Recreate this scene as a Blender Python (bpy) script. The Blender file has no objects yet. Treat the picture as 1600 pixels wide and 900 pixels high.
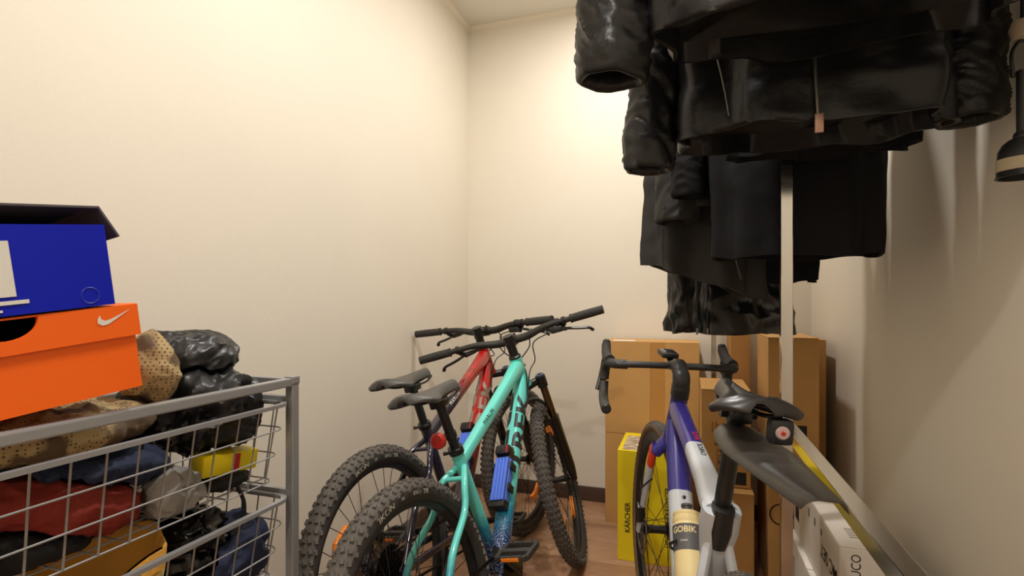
import bpy, bmesh, math, random
from mathutils import Vector, Matrix, noise
R_ = math.radians
PI = math.pi
sc = bpy.context.scene
col = sc.collection

# ------------------------------------------------------------------ camera
cam_d = bpy.data.cameras.new('camera')
cam = bpy.data.objects.new('camera', cam_d); col.objects.link(cam)
cam.location = (0, 0, 1.10)
cam.rotation_euler = (R_(90), 0, R_(18.5))
cam_d.sensor_width = 36.0
cam_d.lens = 823.0/1600.0*36.0
cam_d.shift_y = 22.0/1600.0
cam_d.clip_start = 0.02
sc.camera = cam

# ------------------------------------------------------------------ world / exposure
w = bpy.data.worlds.new('world'); sc.world = w; w.use_nodes = True
w.node_tree.nodes['Background'].inputs[0].default_value = (0, 0, 0, 1)
w.node_tree.nodes['Background'].inputs[1].default_value = 0.0   # closed room: no sky
sc.view_settings.view_transform = 'Standard'
sc.view_settings.look = 'None'
sc.view_settings.gamma = 1.0
sc.view_settings.use_curve_mapping = False
sc.view_settings.exposure = 0.16
LAMP_W = 17.5
LAMP_SPOTS = [(-0.33, 2.25, .78, 'close to the back wall'), (-0.33, 1.10, 1.1, 'above the bicycle saddles'), (-0.33, -0.50, 1.0, 'close to the front wall')]
ROOM = dict(x0=-1.25, x1=0.572, y0=-1.0, y1=2.91, h=2.74)

# ------------------------------------------------------------------ material helpers
def lin(c):
    return tuple(((v/255.0)/12.92 if v/255.0 <= .04045 else ((v/255.0+.055)/1.055)**2.4) for v in c) + (1.0,)
MATS = {}
def mat(name, rgb, rough=.5, metal=0.0, bump=0.0, bscale=80.0, var=0.0, vscale=6.0, spec=.5, coat=0.0, stretch=None, sheen=0.0, rgb2=None):
    """principled material; colour varies by object-space noise, fine relief by bump"""
    if name in MATS: return MATS[name]
    m = bpy.data.materials.new(name); m.use_nodes = True
    nt = m.node_tree; b = nt.nodes['Principled BSDF']
    b.inputs['Roughness'].default_value = rough
    b.inputs['Metallic'].default_value = metal
    b.inputs['Specular IOR Level'].default_value = spec
    b.inputs['Coat Weight'].default_value = coat
    b.inputs['Sheen Weight'].default_value = sheen
    c = lin(rgb); b.inputs['Base Color'].default_value = c
    tc = nt.nodes.new('ShaderNodeTexCoord'); src = tc.outputs['Object']
    if stretch:
        mp = nt.nodes.new('ShaderNodeMapping'); mp.inputs['Scale'].default_value = stretch
        nt.links.new(src, mp.inputs[0]); src = mp.outputs[0]
    if var > 0 or rgb2:
        n = nt.nodes.new('ShaderNodeTexNoise'); n.inputs['Scale'].default_value = vscale; n.inputs['Detail'].default_value = 5
        nt.links.new(src, n.inputs['Vector'])
        r = nt.nodes.new('ShaderNodeValToRGB')
        r.color_ramp.elements[0].position = .3; r.color_ramp.elements[1].position = .7
        r.color_ramp.elements[0].color = tuple(v*(1-var) for v in c[:3])+(1,)
        c2 = lin(rgb2) if rgb2 else tuple(min(1, v*(1+var)) for v in c[:3])+(1,)
        r.color_ramp.elements[1].color = c2
        nt.links.new(n.outputs['Fac'], r.inputs[0]); nt.links.new(r.outputs[0], b.inputs['Base Color'])
    if bump > 0:
        n2 = nt.nodes.new('ShaderNodeTexNoise'); n2.inputs['Scale'].default_value = bscale; n2.inputs['Detail'].default_value = 3
        nt.links.new(src, n2.inputs['Vector'])
        bp = nt.nodes.new('ShaderNodeBump'); bp.inputs['Strength'].default_value = bump; bp.inputs['Distance'].default_value = .01
        nt.links.new(n2.outputs['Fac'], bp.inputs['Height']); nt.links.new(bp.outputs[0], b.inputs['Normal'])
    MATS[name] = m
    return m
def ramp_mat(name, axis, stops, rough=.25, coat=.6, speck=None, jitter=.02):
    """paint that changes colour along one object axis (bicycle fade paint)"""
    m = bpy.data.materials.new(name); m.use_nodes = True
    nt = m.node_tree; b = nt.nodes['Principled BSDF']
    b.inputs['Roughness'].default_value = rough; b.inputs['Coat Weight'].default_value = coat
    b.inputs['Coat Roughness'].default_value = .08
    tc = nt.nodes.new('ShaderNodeTexCoord'); sx = nt.nodes.new('ShaderNodeSeparateXYZ')
    nt.links.new(tc.outputs['Object'], sx.inputs[0])
    n = nt.nodes.new('ShaderNodeTexNoise'); n.inputs['Scale'].default_value = 130; nt.links.new(tc.outputs['Object'], n.inputs['Vector'])
    ma = nt.nodes.new('ShaderNodeMath'); ma.operation = 'MULTIPLY_ADD'; ma.inputs[1].default_value = jitter*2; 
    nt.links.new(n.outputs['Fac'], ma.inputs[0]); nt.links.new(sx.outputs[axis], ma.inputs[2])
    r = nt.nodes.new('ShaderNodeValToRGB'); el = r.color_ramp.elements
    for i, (p, c) in enumerate(stops):
        e = el[i] if i < 2 else el.new(p)
        e.position = p; e.color = lin(c)
    nt.links.new(ma.outputs[0], r.inputs[0]); out = r.outputs[0]
    if speck:
        z0, z1, c = speck
        n3 = nt.nodes.new('ShaderNodeTexVoronoi'); n3.inputs['Scale'].default_value = 170; nt.links.new(tc.outputs['Object'], n3.inputs['Vector'])
        lt = nt.nodes.new('ShaderNodeMath'); lt.operation = 'LESS_THAN'; lt.inputs[1].default_value = .34; nt.links.new(n3.outputs['Distance'], lt.inputs[0])
        mr = nt.nodes.new('ShaderNodeMapRange'); mr.inputs[1].default_value = z0; mr.inputs[2].default_value = z1; nt.links.new(sx.outputs[axis], mr.inputs[0])
        mu = nt.nodes.new('ShaderNodeMath'); mu.operation = 'MULTIPLY'; nt.links.new(lt.outputs[0], mu.inputs[0]); nt.links.new(mr.outputs[0], mu.inputs[1])
        mx = nt.nodes.new('ShaderNodeMix'); mx.data_type = 'RGBA'; nt.links.new(mu.outputs[0], mx.inputs[0]); nt.links.new(out, mx.inputs[6]); mx.inputs[7].default_value = lin(c)
        out = mx.outputs[2]
    nt.links.new(out, b.inputs['Base Color'])
    return m

# ------------------------------------------------------------------ mesh builder
class MB:
    def __init__(s): s.v = []; s.f = []; s.mi = []; s.m = 0
    def add(s, vs, fs, mi=None):
        o = len(s.v); s.v += [tuple(x) for x in vs]
        for f in fs: s.f.append(tuple(i+o for i in f)); s.mi.append(s.m if mi is None else mi)
        return s
    def box(s, c, d, M=None, bev=0.0, mi=None):
        bm = bmesh.new(); bmesh.ops.create_cube(bm, size=1.0)
        for v in bm.verts: v.co = Vector((v.co.x*d[0], v.co.y*d[1], v.co.z*d[2]))
        if bev > 0: bmesh.ops.bevel(bm, geom=bm.edges[:], offset=bev, segments=2, affect='EDGES', profile=.6)
        M = M or Matrix.Identity(3)
        vs = [M @ v.co + Vector(c) for v in bm.verts]
        bm.verts.index_update()
        fs = [[v.index for v in f.verts] for f in bm.faces]; bm.free()
        return s.add(vs, fs, mi)
    def bb(s, x0, x1, y0, y1, z0, z1, bev=0.0, mi=None):
        return s.box(((x0+x1)/2, (y0+y1)/2, (z0+z1)/2), (abs(x1-x0), abs(y1-y0), abs(z1-z0)), None, bev, mi)
    def tube(s, pts, rad, seg=12, ref=(0, 1, 0), caps=True, mis=None, sq=2.0):
        """sweep an ellipse/superellipse; rad is r, list of r, or list of (rn, rb); rn along ref"""
        P = [Vector(p) for p in pts]; n = len(P)
        if not isinstance(rad, (list, tuple)): rad = [rad]*n
        ref = Vector(ref).normalized(); vs = []
        for i in range(n):
            t = (P[min(i+1, n-1)]-P[max(i-1, 0)]).normalized()
            rr = ref
            if abs(t.dot(rr)) > .97: rr = Vector((0, 0, 1)) if abs(t.z) < .9 else Vector((1, 0, 0))
            N = (rr - t*rr.dot(t)).normalized(); B = t.cross(N)
            r = rad[i]; rn, rb = (r, r) if not isinstance(r, (list, tuple)) else r
            for k in range(seg):
                a = 2*PI*k/seg; ca, sa = math.cos(a), math.sin(a)
                if sq != 2.0:
                    ca = math.copysign(abs(ca)**(2/sq), ca); sa = math.copysign(abs(sa)**(2/sq), sa)
                vs.append(P[i] + N*(ca*rn) + B*(sa*rb))
        o = len(s.v); s.v += [tuple(x) for x in vs]
        for i in range(n-1):
            for k in range(seg):
                k2 = (k+1) % seg
                s.f.append((o+i*seg+k, o+i*seg+k2, o+(i+1)*seg+k2, o+(i+1)*seg+k)); s.mi.append(mis[i] if mis else s.m)
        if caps:
            s.f.append(tuple(o+k for k in range(seg))[::-1]); s.mi.append(mis[0] if mis else s.m)
            s.f.append(tuple(o+(n-1)*seg+k for k in range(seg))); s.mi.append(mis[-1] if mis else s.m)
        return s
    def lathe(s, prof, seg=24, origin=(0, 0, 0), axis='y', mis=None, closed=False):
        """prof: list of (radius, along axis)"""
        n = len(prof); o = len(s.v); O = Vector(origin)
        for (r, a) in prof:
            for k in range(seg):
                t = 2*PI*k/seg; c, d = r*math.cos(t), r*math.sin(t)
                p = {'y': (c, a, d), 'z': (c, d, a), 'x': (a, c, d)}[axis]
                s.v.append(tuple(O+Vector(p)))
        rng = n if closed else n-1
        for i in range(rng):
            j = (i+1) % n
            for k in range(seg):
                k2 = (k+1) % seg
                s.f.append((o+i*seg+k, o+i*seg+k2, o+j*seg+k2, o+j*seg+k)); s.mi.append(mis[i] if mis else s.m)
        if not closed:
            for i in (0, n-1):
                if prof[i][0] > 1e-5: s.f.append(tuple(o+i*seg+k for k in range(seg))); s.mi.append(mis[min(i, n-2)] if mis else s.m)
        return s
    def xf(s, M, start=0):
        for i in range(start, len(s.v)): s.v[i] = tuple(M @ Vector(s.v[i]))
        return s
    def build(s, name, m, parent=None, smooth=True, angle=35):
        me = bpy.data.meshes.new(name); me.from_pydata(s.v, [], s.f)
        for x in (m if isinstance(m, (list, tuple)) else [m]): me.materials.append(x)
        if any(s.mi): me.polygons.foreach_set('material_index', s.mi)
        bm = bmesh.new(); bm.from_mesh(me); bmesh.ops.recalc_face_normals(bm, faces=bm.faces[:]); bm.to_mesh(me); bm.free()
        if smooth:
            me.polygons.foreach_set('use_smooth', [True]*len(me.polygons))
            me.set_sharp_from_angle(angle=R_(angle))
        o = bpy.data.objects.new(name, me); col.objects.link(o)
        if parent: o.parent = parent
        return o
def tag(o, label, cat, group=None):
    o['label'] = label; o['category'] = cat
    if group: o['group'] = group
    return o
def thing(name, label, cat, loc=(0, 0, 0), rot=(0, 0, 0), group=None):
    o = bpy.data.objects.new(name, None); col.objects.link(o); o.location = loc; o.rotation_euler = rot
    o.empty_display_size = .05
    return tag(o, label, cat, group)
def struct(o): o['kind'] = 'structure'; return o
def inst(src, parent, M=None, name=None):
    o = src.copy(); col.objects.link(o); o.parent = parent
    if M is not None: o.matrix_local = M
    return o
def spline(pts, n=8):
    """Catmull-Rom through points (any dimension)"""
    P = [Vector(p) for p in pts]; P = [P[0]*2-P[1]]+P+[P[-1]*2-P[-2]]; out = []
    for i in range(1, len(P)-2):
        for k in range(n):
            t = k/n; a, b, c, d = P[i-1], P[i], P[i+1], P[i+2]
            out.append(.5*((2*b)+(c-a)*t+(2*a-5*b+4*c-d)*t*t+(3*b-a-3*c+d)*t**3))
    out.append(P[-2]); return out
def lerp(a, b, t): return a+(b-a)*t

# ------------------------------------------------------------------ lettering
_tc = {}
def text_geo(s, size, bold=0.0, shear=0.0, space=1.0):
    k = (s, bold, shear, space)
    if k not in _tc:
        cu = bpy.data.curves.new('t', 'FONT'); cu.body = s; cu.size = 1.0; cu.offset = bold; cu.shear = shear; cu.space_character = space
        cu.align_x = 'CENTER'; cu.align_y = 'CENTER'; cu.resolution_u = 3
        ob = bpy.data.objects.new('t', cu); col.objects.link(ob)
        dg = bpy.context.evaluated_depsgraph_get()
        me = bpy.data.meshes.new_from_object(ob.evaluated_get(dg))
        vs = [(v.co.x, v.co.y) for v in me.vertices]; fs = [tuple(p.vertices) for p in me.polygons]
        bpy.data.objects.remove(ob); bpy.data.curves.remove(cu); bpy.data.meshes.remove(me)
        cx = (max(v[0] for v in vs)+min(v[0] for v in vs))/2; cy = (max(v[1] for v in vs)+min(v[1] for v in vs))/2
        _tc[k] = ([(x-cx, y-cy) for x, y in vs], fs)
    vs, fs = _tc[k]
    return [(x*size, y*size) for x, y in vs], fs
def flat_text(parent, s, size, o, xd, yd, m, name='lettering', bold=0.0, sx=1.0, space=1.0, off=.0008):
    vs, fs = text_geo(s, size, bold, 0, space)
    xd, yd = Vector(xd).normalized(), Vector(yd).normalized(); n = xd.cross(yd)
    mb = MB().add([Vector(o)+xd*(x*sx)+yd*y+n*off for x, y in vs], fs)
    return mb.build(name, m, parent, smooth=False)
def tube_text(parent, s, size, o, xd, nd, r, m, name='lettering', bold=0.0, sx=1.0, space=1.0, off=.0010, sq=2.0, rb=None):
    """wrap lettering round a tube of radius r; o on the axis, xd along the axis, nd outward at the text's middle"""
    vs, fs = text_geo(s, size, bold, 0, space)
    bm = bmesh.new(); bv = [bm.verts.new((x*sx, y, 0)) for x, y in vs]
    for f in fs:
        try: bm.faces.new([bv[i] for i in f])
        except ValueError: pass
    y0 = min(v[1] for v in vs); y1 = max(v[1] for v in vs)
    for k in range(1, 12):
        bmesh.ops.bisect_plane(bm, geom=bm.verts[:]+bm.edges[:]+bm.faces[:], plane_co=(0, lerp(y0, y1, k/12), 0), plane_no=(0, 1, 0))
    bm.verts.index_update(); xd = Vector(xd).normalized(); nd = Vector(nd); nd = (nd-xd*nd.dot(xd)).normalized(); yd = nd.cross(xd)
    N = Vector((0, 1, 0)); N = (N-xd*N.dot(xd)).normalized(); B = xd.cross(N); rb = rb or r; vv = []
    for v in bm.verts:
        d = nd*math.cos(v.co.y/r)+yd*math.sin(v.co.y/r)
        rad = ((abs(d.dot(N))/r)**sq+(abs(d.dot(B))/rb)**sq)**(-1/sq)
        vv.append(Vector(o)+xd*v.co.x+d*(rad+off))
    ff = [[v.index for v in f.verts] for f in bm.faces]; bm.free()
    return MB().add(vv, ff).build(name, m, parent, smooth=False)

# ------------------------------------------------------------------ materials
M_wall = mat('wall_paint', (229, 221, 206), .75, bump=.06, bscale=220, var=.015, vscale=2)
M_ceil = mat('ceiling_paint', (232, 228, 219), .85)
M_trim = mat('trim_paint', (236, 228, 212), .6)
M_base = mat('baseboard_wood', (74, 56, 46), .5, var=.2, vscale=10, stretch=(.6, .6, 12))
M_blackp = mat('black_plastic', (26, 26, 27), .45, bump=.05, bscale=200)
M_blackm = mat('black_metal', (22, 22, 23), .32, metal=.0, spec=.6)
M_rubber = mat('rubber', (50, 48, 46), .8, bump=.1, bscale=150)
M_tyre = mat('tyre_rubber', (90, 84, 78), .82, var=.18, vscale=25)
M_tyre_side = mat('tyre_sidewall', (54, 51, 49), .7, var=.15, vscale=20)
M_steel = mat('steel', (150, 150, 150), .28, metal=1.0)
M_dsteel = mat('dark_steel', (70, 68, 66), .35, metal=1.0)
M_chrome = mat('chrome', (205, 203, 200), .14, metal=1.0, var=.03, vscale=3)
M_silver = mat('silver_powder_coat', (168, 168, 170), .38, metal=.55)
M_white = mat('white_print', (225, 222, 214), .6)
M_black = mat('black_print', (24, 22, 22), .6)
M_orange_ref = mat('amber_reflector', (255, 140, 10), .2, spec=.8, bump=.5, bscale=260)
M_red_ref = mat('red_reflector', (190, 28, 14), .18, spec=.8, bump=.35, bscale=240)
M_card = mat('cardboard', (190, 142, 82), .85, var=.06, vscale=7, bump=.05, bscale=60)
M_card2 = mat('cardboard_light', (198, 152, 92), .85, var=.06, vscale=7, bump=.05, bscale=60)
M_tape = mat('packing_tape', (186, 134, 70), .3)
M_cprint = mat('cardboard_print', (70, 48, 28), .8)

# ================================================================== SETTING
X0, X1, Y0, Y1, H = ROOM['x0'], ROOM['x1'], ROOM['y0'], ROOM['y1'], ROOM['h']
T = .08
struct(MB().bb(X0-T, X0, Y0-T, Y1+T, 0, H).build('wall_left', M_wall))
struct(MB().bb(X0, X1, Y1, Y1+T, 0, H).build('wall_back', M_wall))
struct(MB().bb(X1, X1+T, Y0-T, Y1+T, 0, H).build('wall_right', M_wall))
struct(MB().bb(X0, X1, Y0-T, Y0, 0, H).build('wall_front', M_wall))
struct(MB().bb(X0-T, X1+T, Y0-T, Y1+T, H, H+T).build('ceiling', M_ceil))
def cove(name, a, b, inward):
    a, b, inn = Vector(a), Vector(b), Vector(inward); mb = MB(); prof = [(0, 0), (.022, 0), (.022, -.005), (.013, -.010), (.006, -.019), (0, -.024)]
    vs = [p+inn*x+Vector((0, 0, z)) for p in (a, b) for x, z in prof]; n = len(prof)
    mb.add(vs, [(i, (i+1) % n, n+(i+1) % n, n+i) for i in range(n)]+[tuple(range(n)), tuple(range(n, 2*n))])
    return struct(mb.build(name, M_trim))
cove('trim_1', (X0, Y1, H), (X1, Y1, H), (0, -1, 0))
cove('trim_2', (X0, Y0, H), (X0, Y1, H), (1, 0, 0))
cove('trim_3', (X1, Y0, H), (X1, Y1, H), (-1, 0, 0))
struct(MB().bb(X0, X1, Y1-.014, Y1, 0, .078, .004).build('baseboard_back', M_base))
struct(MB().bb(X0, X0+.014, Y0, Y1-.014, 0, .078, .004).build('baseboard_left', M_base))
struct(MB().bb(X1-.014, X1, Y0, Y1-.014, 0, .078, .004).build('baseboard_right', M_base))
# floor: subfloor + laminate planks running across the room
M_sub = mat('subfloor', (60, 42, 30), .9)
M_planks = [mat('laminate_%d' % i, c, .42, var=.22, vscale=9, stretch=(1.2, 14, 1), bump=.04, bscale=60) for i, c in
            enumerate([(164, 124, 94), (152, 113, 85), (171, 132, 101), (159, 118, 88)])]
fl = struct(MB().bb(X0, X1, Y0, Y1, -.06, -.008).build('floor', M_sub))
random.seed(4)
pw = .19; i = 0; y = Y0
pm = {}
while y < Y1-.001:
    y2 = min(y+pw, Y1); x = X0; cut = X0+[.45, 1.05, .75, 1.4][i % 4]
    for (a, b) in ((X0, cut), (cut, X1)):
        k = (round(b-a, 3), round(y2-y, 3), random.randrange(4))
        if k not in pm:
            o = MB().box((0, 0, 0), (b-a-.0015, y2-y-.0015, .008), None, .0012).build('plank', M_planks[k[2]], fl); pm[k] = o
        else: o = inst(pm[k], fl)
        o.location = ((a+b)/2, (y+y2)/2, -.004)
    y = y2; i += 1
# ceiling lights (recessed discs above and behind the view)
M_glow = mat('lamp_diffuser', (240, 238, 232), .4)
for i, (lx, ly, k, where) in enumerate(LAMP_SPOTS):
    t = thing('ceiling_light', 'small round white ceiling downlight '+where, 'light', (lx, ly, H), group='ceiling downlights')
    MB().lathe([(.056, -.001), (.085, -.001), (.083, -.012), (.058, -.012)], 28, axis='z', closed=True).build('bezel', M_trim, t)
    MB().lathe([(.0, -.004), (.056, -.004)], 28, axis='z').build('diffuser', M_glow, t)
    ln = ('downlight_back_offscreen', 'downlight_middle_offscreen', 'downlight_front_offscreen')[i]; ld = bpy.data.lights.new(ln, 'AREA'); ld.shape = 'DISK'; ld.size = .11; ld.energy = LAMP_W*k; ld.color = (1, .958, .90)
    lo = bpy.data.objects.new(ln, ld); col.objects.link(lo); lo.parent = t; lo.location = (0, 0, -.014)

# ================================================================== BICYCLE PIECES
def wheel_master(kind, Rw, rt, nsp, hubw, rotor_side):
    """returns dict of source meshes (objects made later by copy); local axis = y, centre = origin"""
    S = {}
    rim_r = Rw-rt*2+.004
    if kind == 'mtb':
        S['rim'] = (MB().lathe([(rim_r, -.012), (rim_r+.006, -.013), (rim_r+.006, -.011), (rim_r+.001, -.009), (rim_r+.001, .009), (rim_r+.006, .011), (rim_r+.006, .013), (rim_r, .012), (rim_r-.016, .007), (rim_r-.017, 0), (rim_r-.016, -.007)], 72, closed=True), mat('rim_black', (34, 33, 33), .4, spec=.5))
    else:
        S['rim'] = (MB().lathe([(rim_r, -.012), (rim_r+.005, -.013), (rim_r+.004, 0), (rim_r+.005, .013), (rim_r, .012), (rim_r-.022, .010), (rim_r-.036, .004), (rim_r-.036, -.004), (rim_r-.022, -.010)], 72, closed=True), mat('rim_carbon', (30, 30, 31), .35))
    rc = Rw-rt-(.0035 if kind == 'mtb' else 0); prof = []; mis = []
    for k in range(17):
        a = R_(-140+280*k/16); prof.append((rc+(rt)*math.cos(a), rt*math.sin(a)*(.98)))
        mis.append(0 if 4 <= k < 12 else 1)
    prof.append((rc-rt*.6, 0)); mis.append(1)
    S['tyre'] = (MB().lathe(prof, 96, closed=True, mis=mis), [M_tyre, M_tyre_side if kind == 'mtb' else mat('tan_sidewall', (112, 84, 58), .75, var=.15, vscale=30)])
    tb = MB()
    if kind == 'mtb':
        n = 92
        for k in range(n):
            t = 2*PI*k/n
            if k % 2 == 0: row = [(14, .013, .0085), (-14, .013, .0085), (46, .010, .010), (-46, .010, .010), (72, .011, .008), (-72, .011, .008)]
            else: row = [(0, .008, .010), (31, .011, .0085), (-31, .011, .0085), (61, .010, .009), (-61, .010, .009)]
            for (al, ln, wd) in row:
                a = R_(al); tw = R_(22 if al > 0 else -22 if al < 0 else 0)
                rad = Vector((math.cos(t), 0, math.sin(t))); tan = Vector((-math.sin(t), 0, math.cos(t))); ya = Vector((0, 1, 0))
                nrm = rad*math.cos(a)+ya*math.sin(a); side = ya*math.cos(a)-rad*math.sin(a)
                t2 = tan*math.cos(tw)+side*math.sin(tw); s2 = nrm.cross(t2)
                c = rad*(rc+rt*math.cos(a))+ya*(rt*math.sin(a))
                vs = []
                for hh, sc_ in ((-.001, 1.1), (.0045, .8)):
                    for (p, q) in ((-1, -1), (1, -1), (1, 1), (-1, 1)):
                        vs.append(c+nrm*hh+t2*(p*ln/2*sc_)+s2*(q*wd/2*sc_))
                tb.add(vs, [(4, 5, 6, 7), (0, 1, 5, 4), (1, 2, 6, 5), (2, 3, 7, 6), (3, 0, 4, 7)])
    else:
        n = 150
        for k in range(n):
            t = 2*PI*k/n
            for al in ((-38, -14, 14, 38) if k % 2 else (-50, -26, 0, 26, 50)):
                a = R_(al); rad = Vector((math.cos(t), 0, math.sin(t))); tan = Vector((-math.sin(t), 0, math.cos(t))); ya = Vector((0, 1, 0))
                nrm = rad*math.cos(a)+ya*math.sin(a); side = ya*math.cos(a)-rad*math.sin(a); c = rad*(rc+rt*math.cos(a))+ya*(rt*math.sin(a))
                vs = [c+nrm*hh+tan*(p*.0045)+side*(q*.003) for hh in (-.001, .0012) for (p, q) in ((-1, -1), (1, -1), (1, 1), (-1, 1))]
                tb.add(vs, [(4, 5, 6, 7), (0, 1, 5, 4), (1, 2, 6, 5), (2, 3, 7, 6), (3, 0, 4, 7)])
    S['tread_blocks'] = (tb, M_tyre)
    S['hub'] = (MB().lathe([(.006, -hubw-.014), (.009, -hubw-.014), (.011, -hubw), (.026, -hubw+.006), (.026, -hubw+.010), (.014, -hubw+.016), (.013, 0), (.014, hubw-.016), (.026, hubw-.010), (.026, hubw-.006), (.011, hubw), (.009, hubw+.014), (.006, hubw+.014)], 20), M_blackm)
    ry = rotor_side*(hubw+.004); rt_ = MB()
    rt_.lathe([(.066, ry-.001), (.080, ry-.001), (.080, ry+.001), (.066, ry+.001)], 40, closed=True)
    for k in range(6):
        a = k*PI/3; rt_.tube([(.018*math.cos(a), ry, .018*math.sin(a)), (.068*math.cos(a+.45), ry, .068*math.sin(a+.45))], [(.0012, .004)]*2, 6, ref=(0, 1, 0))
    rt_.lathe([(.010, ry-.001), (.022, ry-.001), (.022, ry+.001), (.010, ry+.001)], 20, closed=True)
    S['brake_rotor'] = (rt_, M_steel)
    sp = []
    for side in (-1, 1):
        for cr in (-1, 1):
            a0 = cr*R_(62)
            sp.append(MB().tube([(.024*math.cos(a0), side*(hubw-.008), .024*math.sin(a0)), (rim_r-.012, side*.003, 0)], .0011, 5, ref=(0, 0, 1)))
    S['spokes'] = (sp, nsp)
    return S
def make_wheel(root, name, S, M, reflectors=(), cassette=False, spoke_mat=None, cache=None):
    mb, m = S['rim']
    w_ = mb.build(name, m, root) if 'rim_me' not in cache else bpy.data.objects.new(name, cache['rim_me'])
    if 'rim_me' in cache: col.objects.link(w_); w_.parent = root
    cache['rim_me'] = w_.data; w_.matrix_local = M
    for key in ('tyre', 'tread_blocks', 'hub', 'brake_rotor'):
        if key in cache: o = inst(cache[key], w_)
        else: o = S[key][0].build(key, S[key][1], w_); cache[key] = o
        if key == 'tread_blocks': o['kind'] = 'stuff'
    sp, n = S['spokes']
    if 'spokes' not in cache: cache['spokes'] = []
    for k in range(n):
        a = 2*PI*k/n; v = k % 4
        if len(cache['spokes']) <= v: o = sp[v].build('spoke', spoke_mat, w_); cache['spokes'].append(o)
        else: o = inst(cache['spokes'][v], w_)
        o.matrix_local = Matrix.Rotation(a, 4, 'Y')
    for a in reflectors:
        rr = .215; mb = MB()
        pts = [(rr*math.cos(a+da)*q, .0, rr*math.sin(a+da)*q) for da, q in ((-.24, .985), (-.12, 1.0), (0, 1.03), (.12, 1.0), (.24, .985))]
        mb.tube(pts, [(.007, .010), (.008, .013), (.008, .015), (.008, .013), (.007, .010)], 8, ref=(0, 1, 0), sq=5)
        mb.build('wheel_reflector', M_orange_ref, w_)
    if cassette:
        cs = MB()
        for k in range(9):
            r0 = .066-.0055*k; yy = -.020-.0042*k; nt_ = 26-2*k
            prof = []
            for j in range(nt_*2):
                t = 2*PI*j/(nt_*2); r = r0+(.0035 if j % 2 else 0); prof.append((r*math.cos(t), r*math.sin(t)))
            nn = len(prof)
            cs.add([(x, yy-.0009, z) for x, z in prof]+[(x, yy+.0009, z) for x, z in prof],
                   [tuple(range(nn)), tuple(range(2*nn-1, nn-1, -1))]+[(i, (i+1) % nn, nn+(i+1) % nn, nn+i) for i in range(nn)])
        cs.build('cassette', M_dsteel, w_, smooth=False)
    return w_
def saddle_mesh(L, wr, wn, cut=False):
    """lofted saddle: x forward (nose), origin at rail centre on top"""
    st = MB(); n = 28; m = 28; vs = []
    for i in range(n+1):
        s = i/n; x = -L*.55+L*s
        wid = lerp(wr, wn, 1/(1+math.exp(-(s-.40)*12)))
        end = (s/.12)**.45 if s < .12 else ((1-s)/.07)**.5 if s > .93 else 1
        wid *= max(end, .25)
        zt = .016*(1-s/.30)**2 if s < .30 else 0
        zt += .004*max(0, (s-.5)/.3)-.016*max(0, (s-.90)/.10)**2-.010*max(0, .06-s)/.06
        th = lerp(.034, .020, s)*max(end, .5)
        for k in range(m):
            a = 2*PI*k/m; c, d = math.cos(a), math.sin(a); t = abs(c)
            yy = wid*math.copysign(t**.85, c)
            droop = -lerp(.018, .022, s)*t**2.2
            if d >= 0: zz = zt+droop+.004*d
            else: zz = zt+droop+d*th*(1.0 if t > .8 else .45)*(1 if t > .25 else .9)
            if cut and t < .30 and d > 0 and .02 < s < .80: zz -= .012*(1-t/.30)
            vs.append((x-(.020*(1-t)**1.2 if False else 0)+(.018*(1-t) if s < .08 and cut else 0), yy, zz))
    fs = [(i*m+k, i*m+(k+1) % m, (i+1)*m+(k+1) % m, (i+1)*m+k) for i in range(n) for k in range(m)]+[tuple(range(m)), tuple(range(n*m, n*m+m))]
    return st.add(vs, fs)
def bolt(mb, p, ax, r=.004, l=.004):
    p = Vector(p); ax = Vector(ax).normalized(); mb.tube([p, p+ax*l], r, 8)

MTB = wheel_master('mtb', .345, .0275, 32, .045, 1)
CACHE = {}
M_saddle = mat('saddle_vinyl', (70, 68, 66), .42, bump=.05, bscale=300)
M_grip = mat('grip_rubber', (46, 44, 42), .7, bump=.35, bscale=160)
M_spoke = mat('black_spoke', (36, 35, 35), .3, metal=.6)
M_lockblue = mat('lock_blue', (84, 122, 232), .45, bump=.1, bscale=60)

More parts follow.
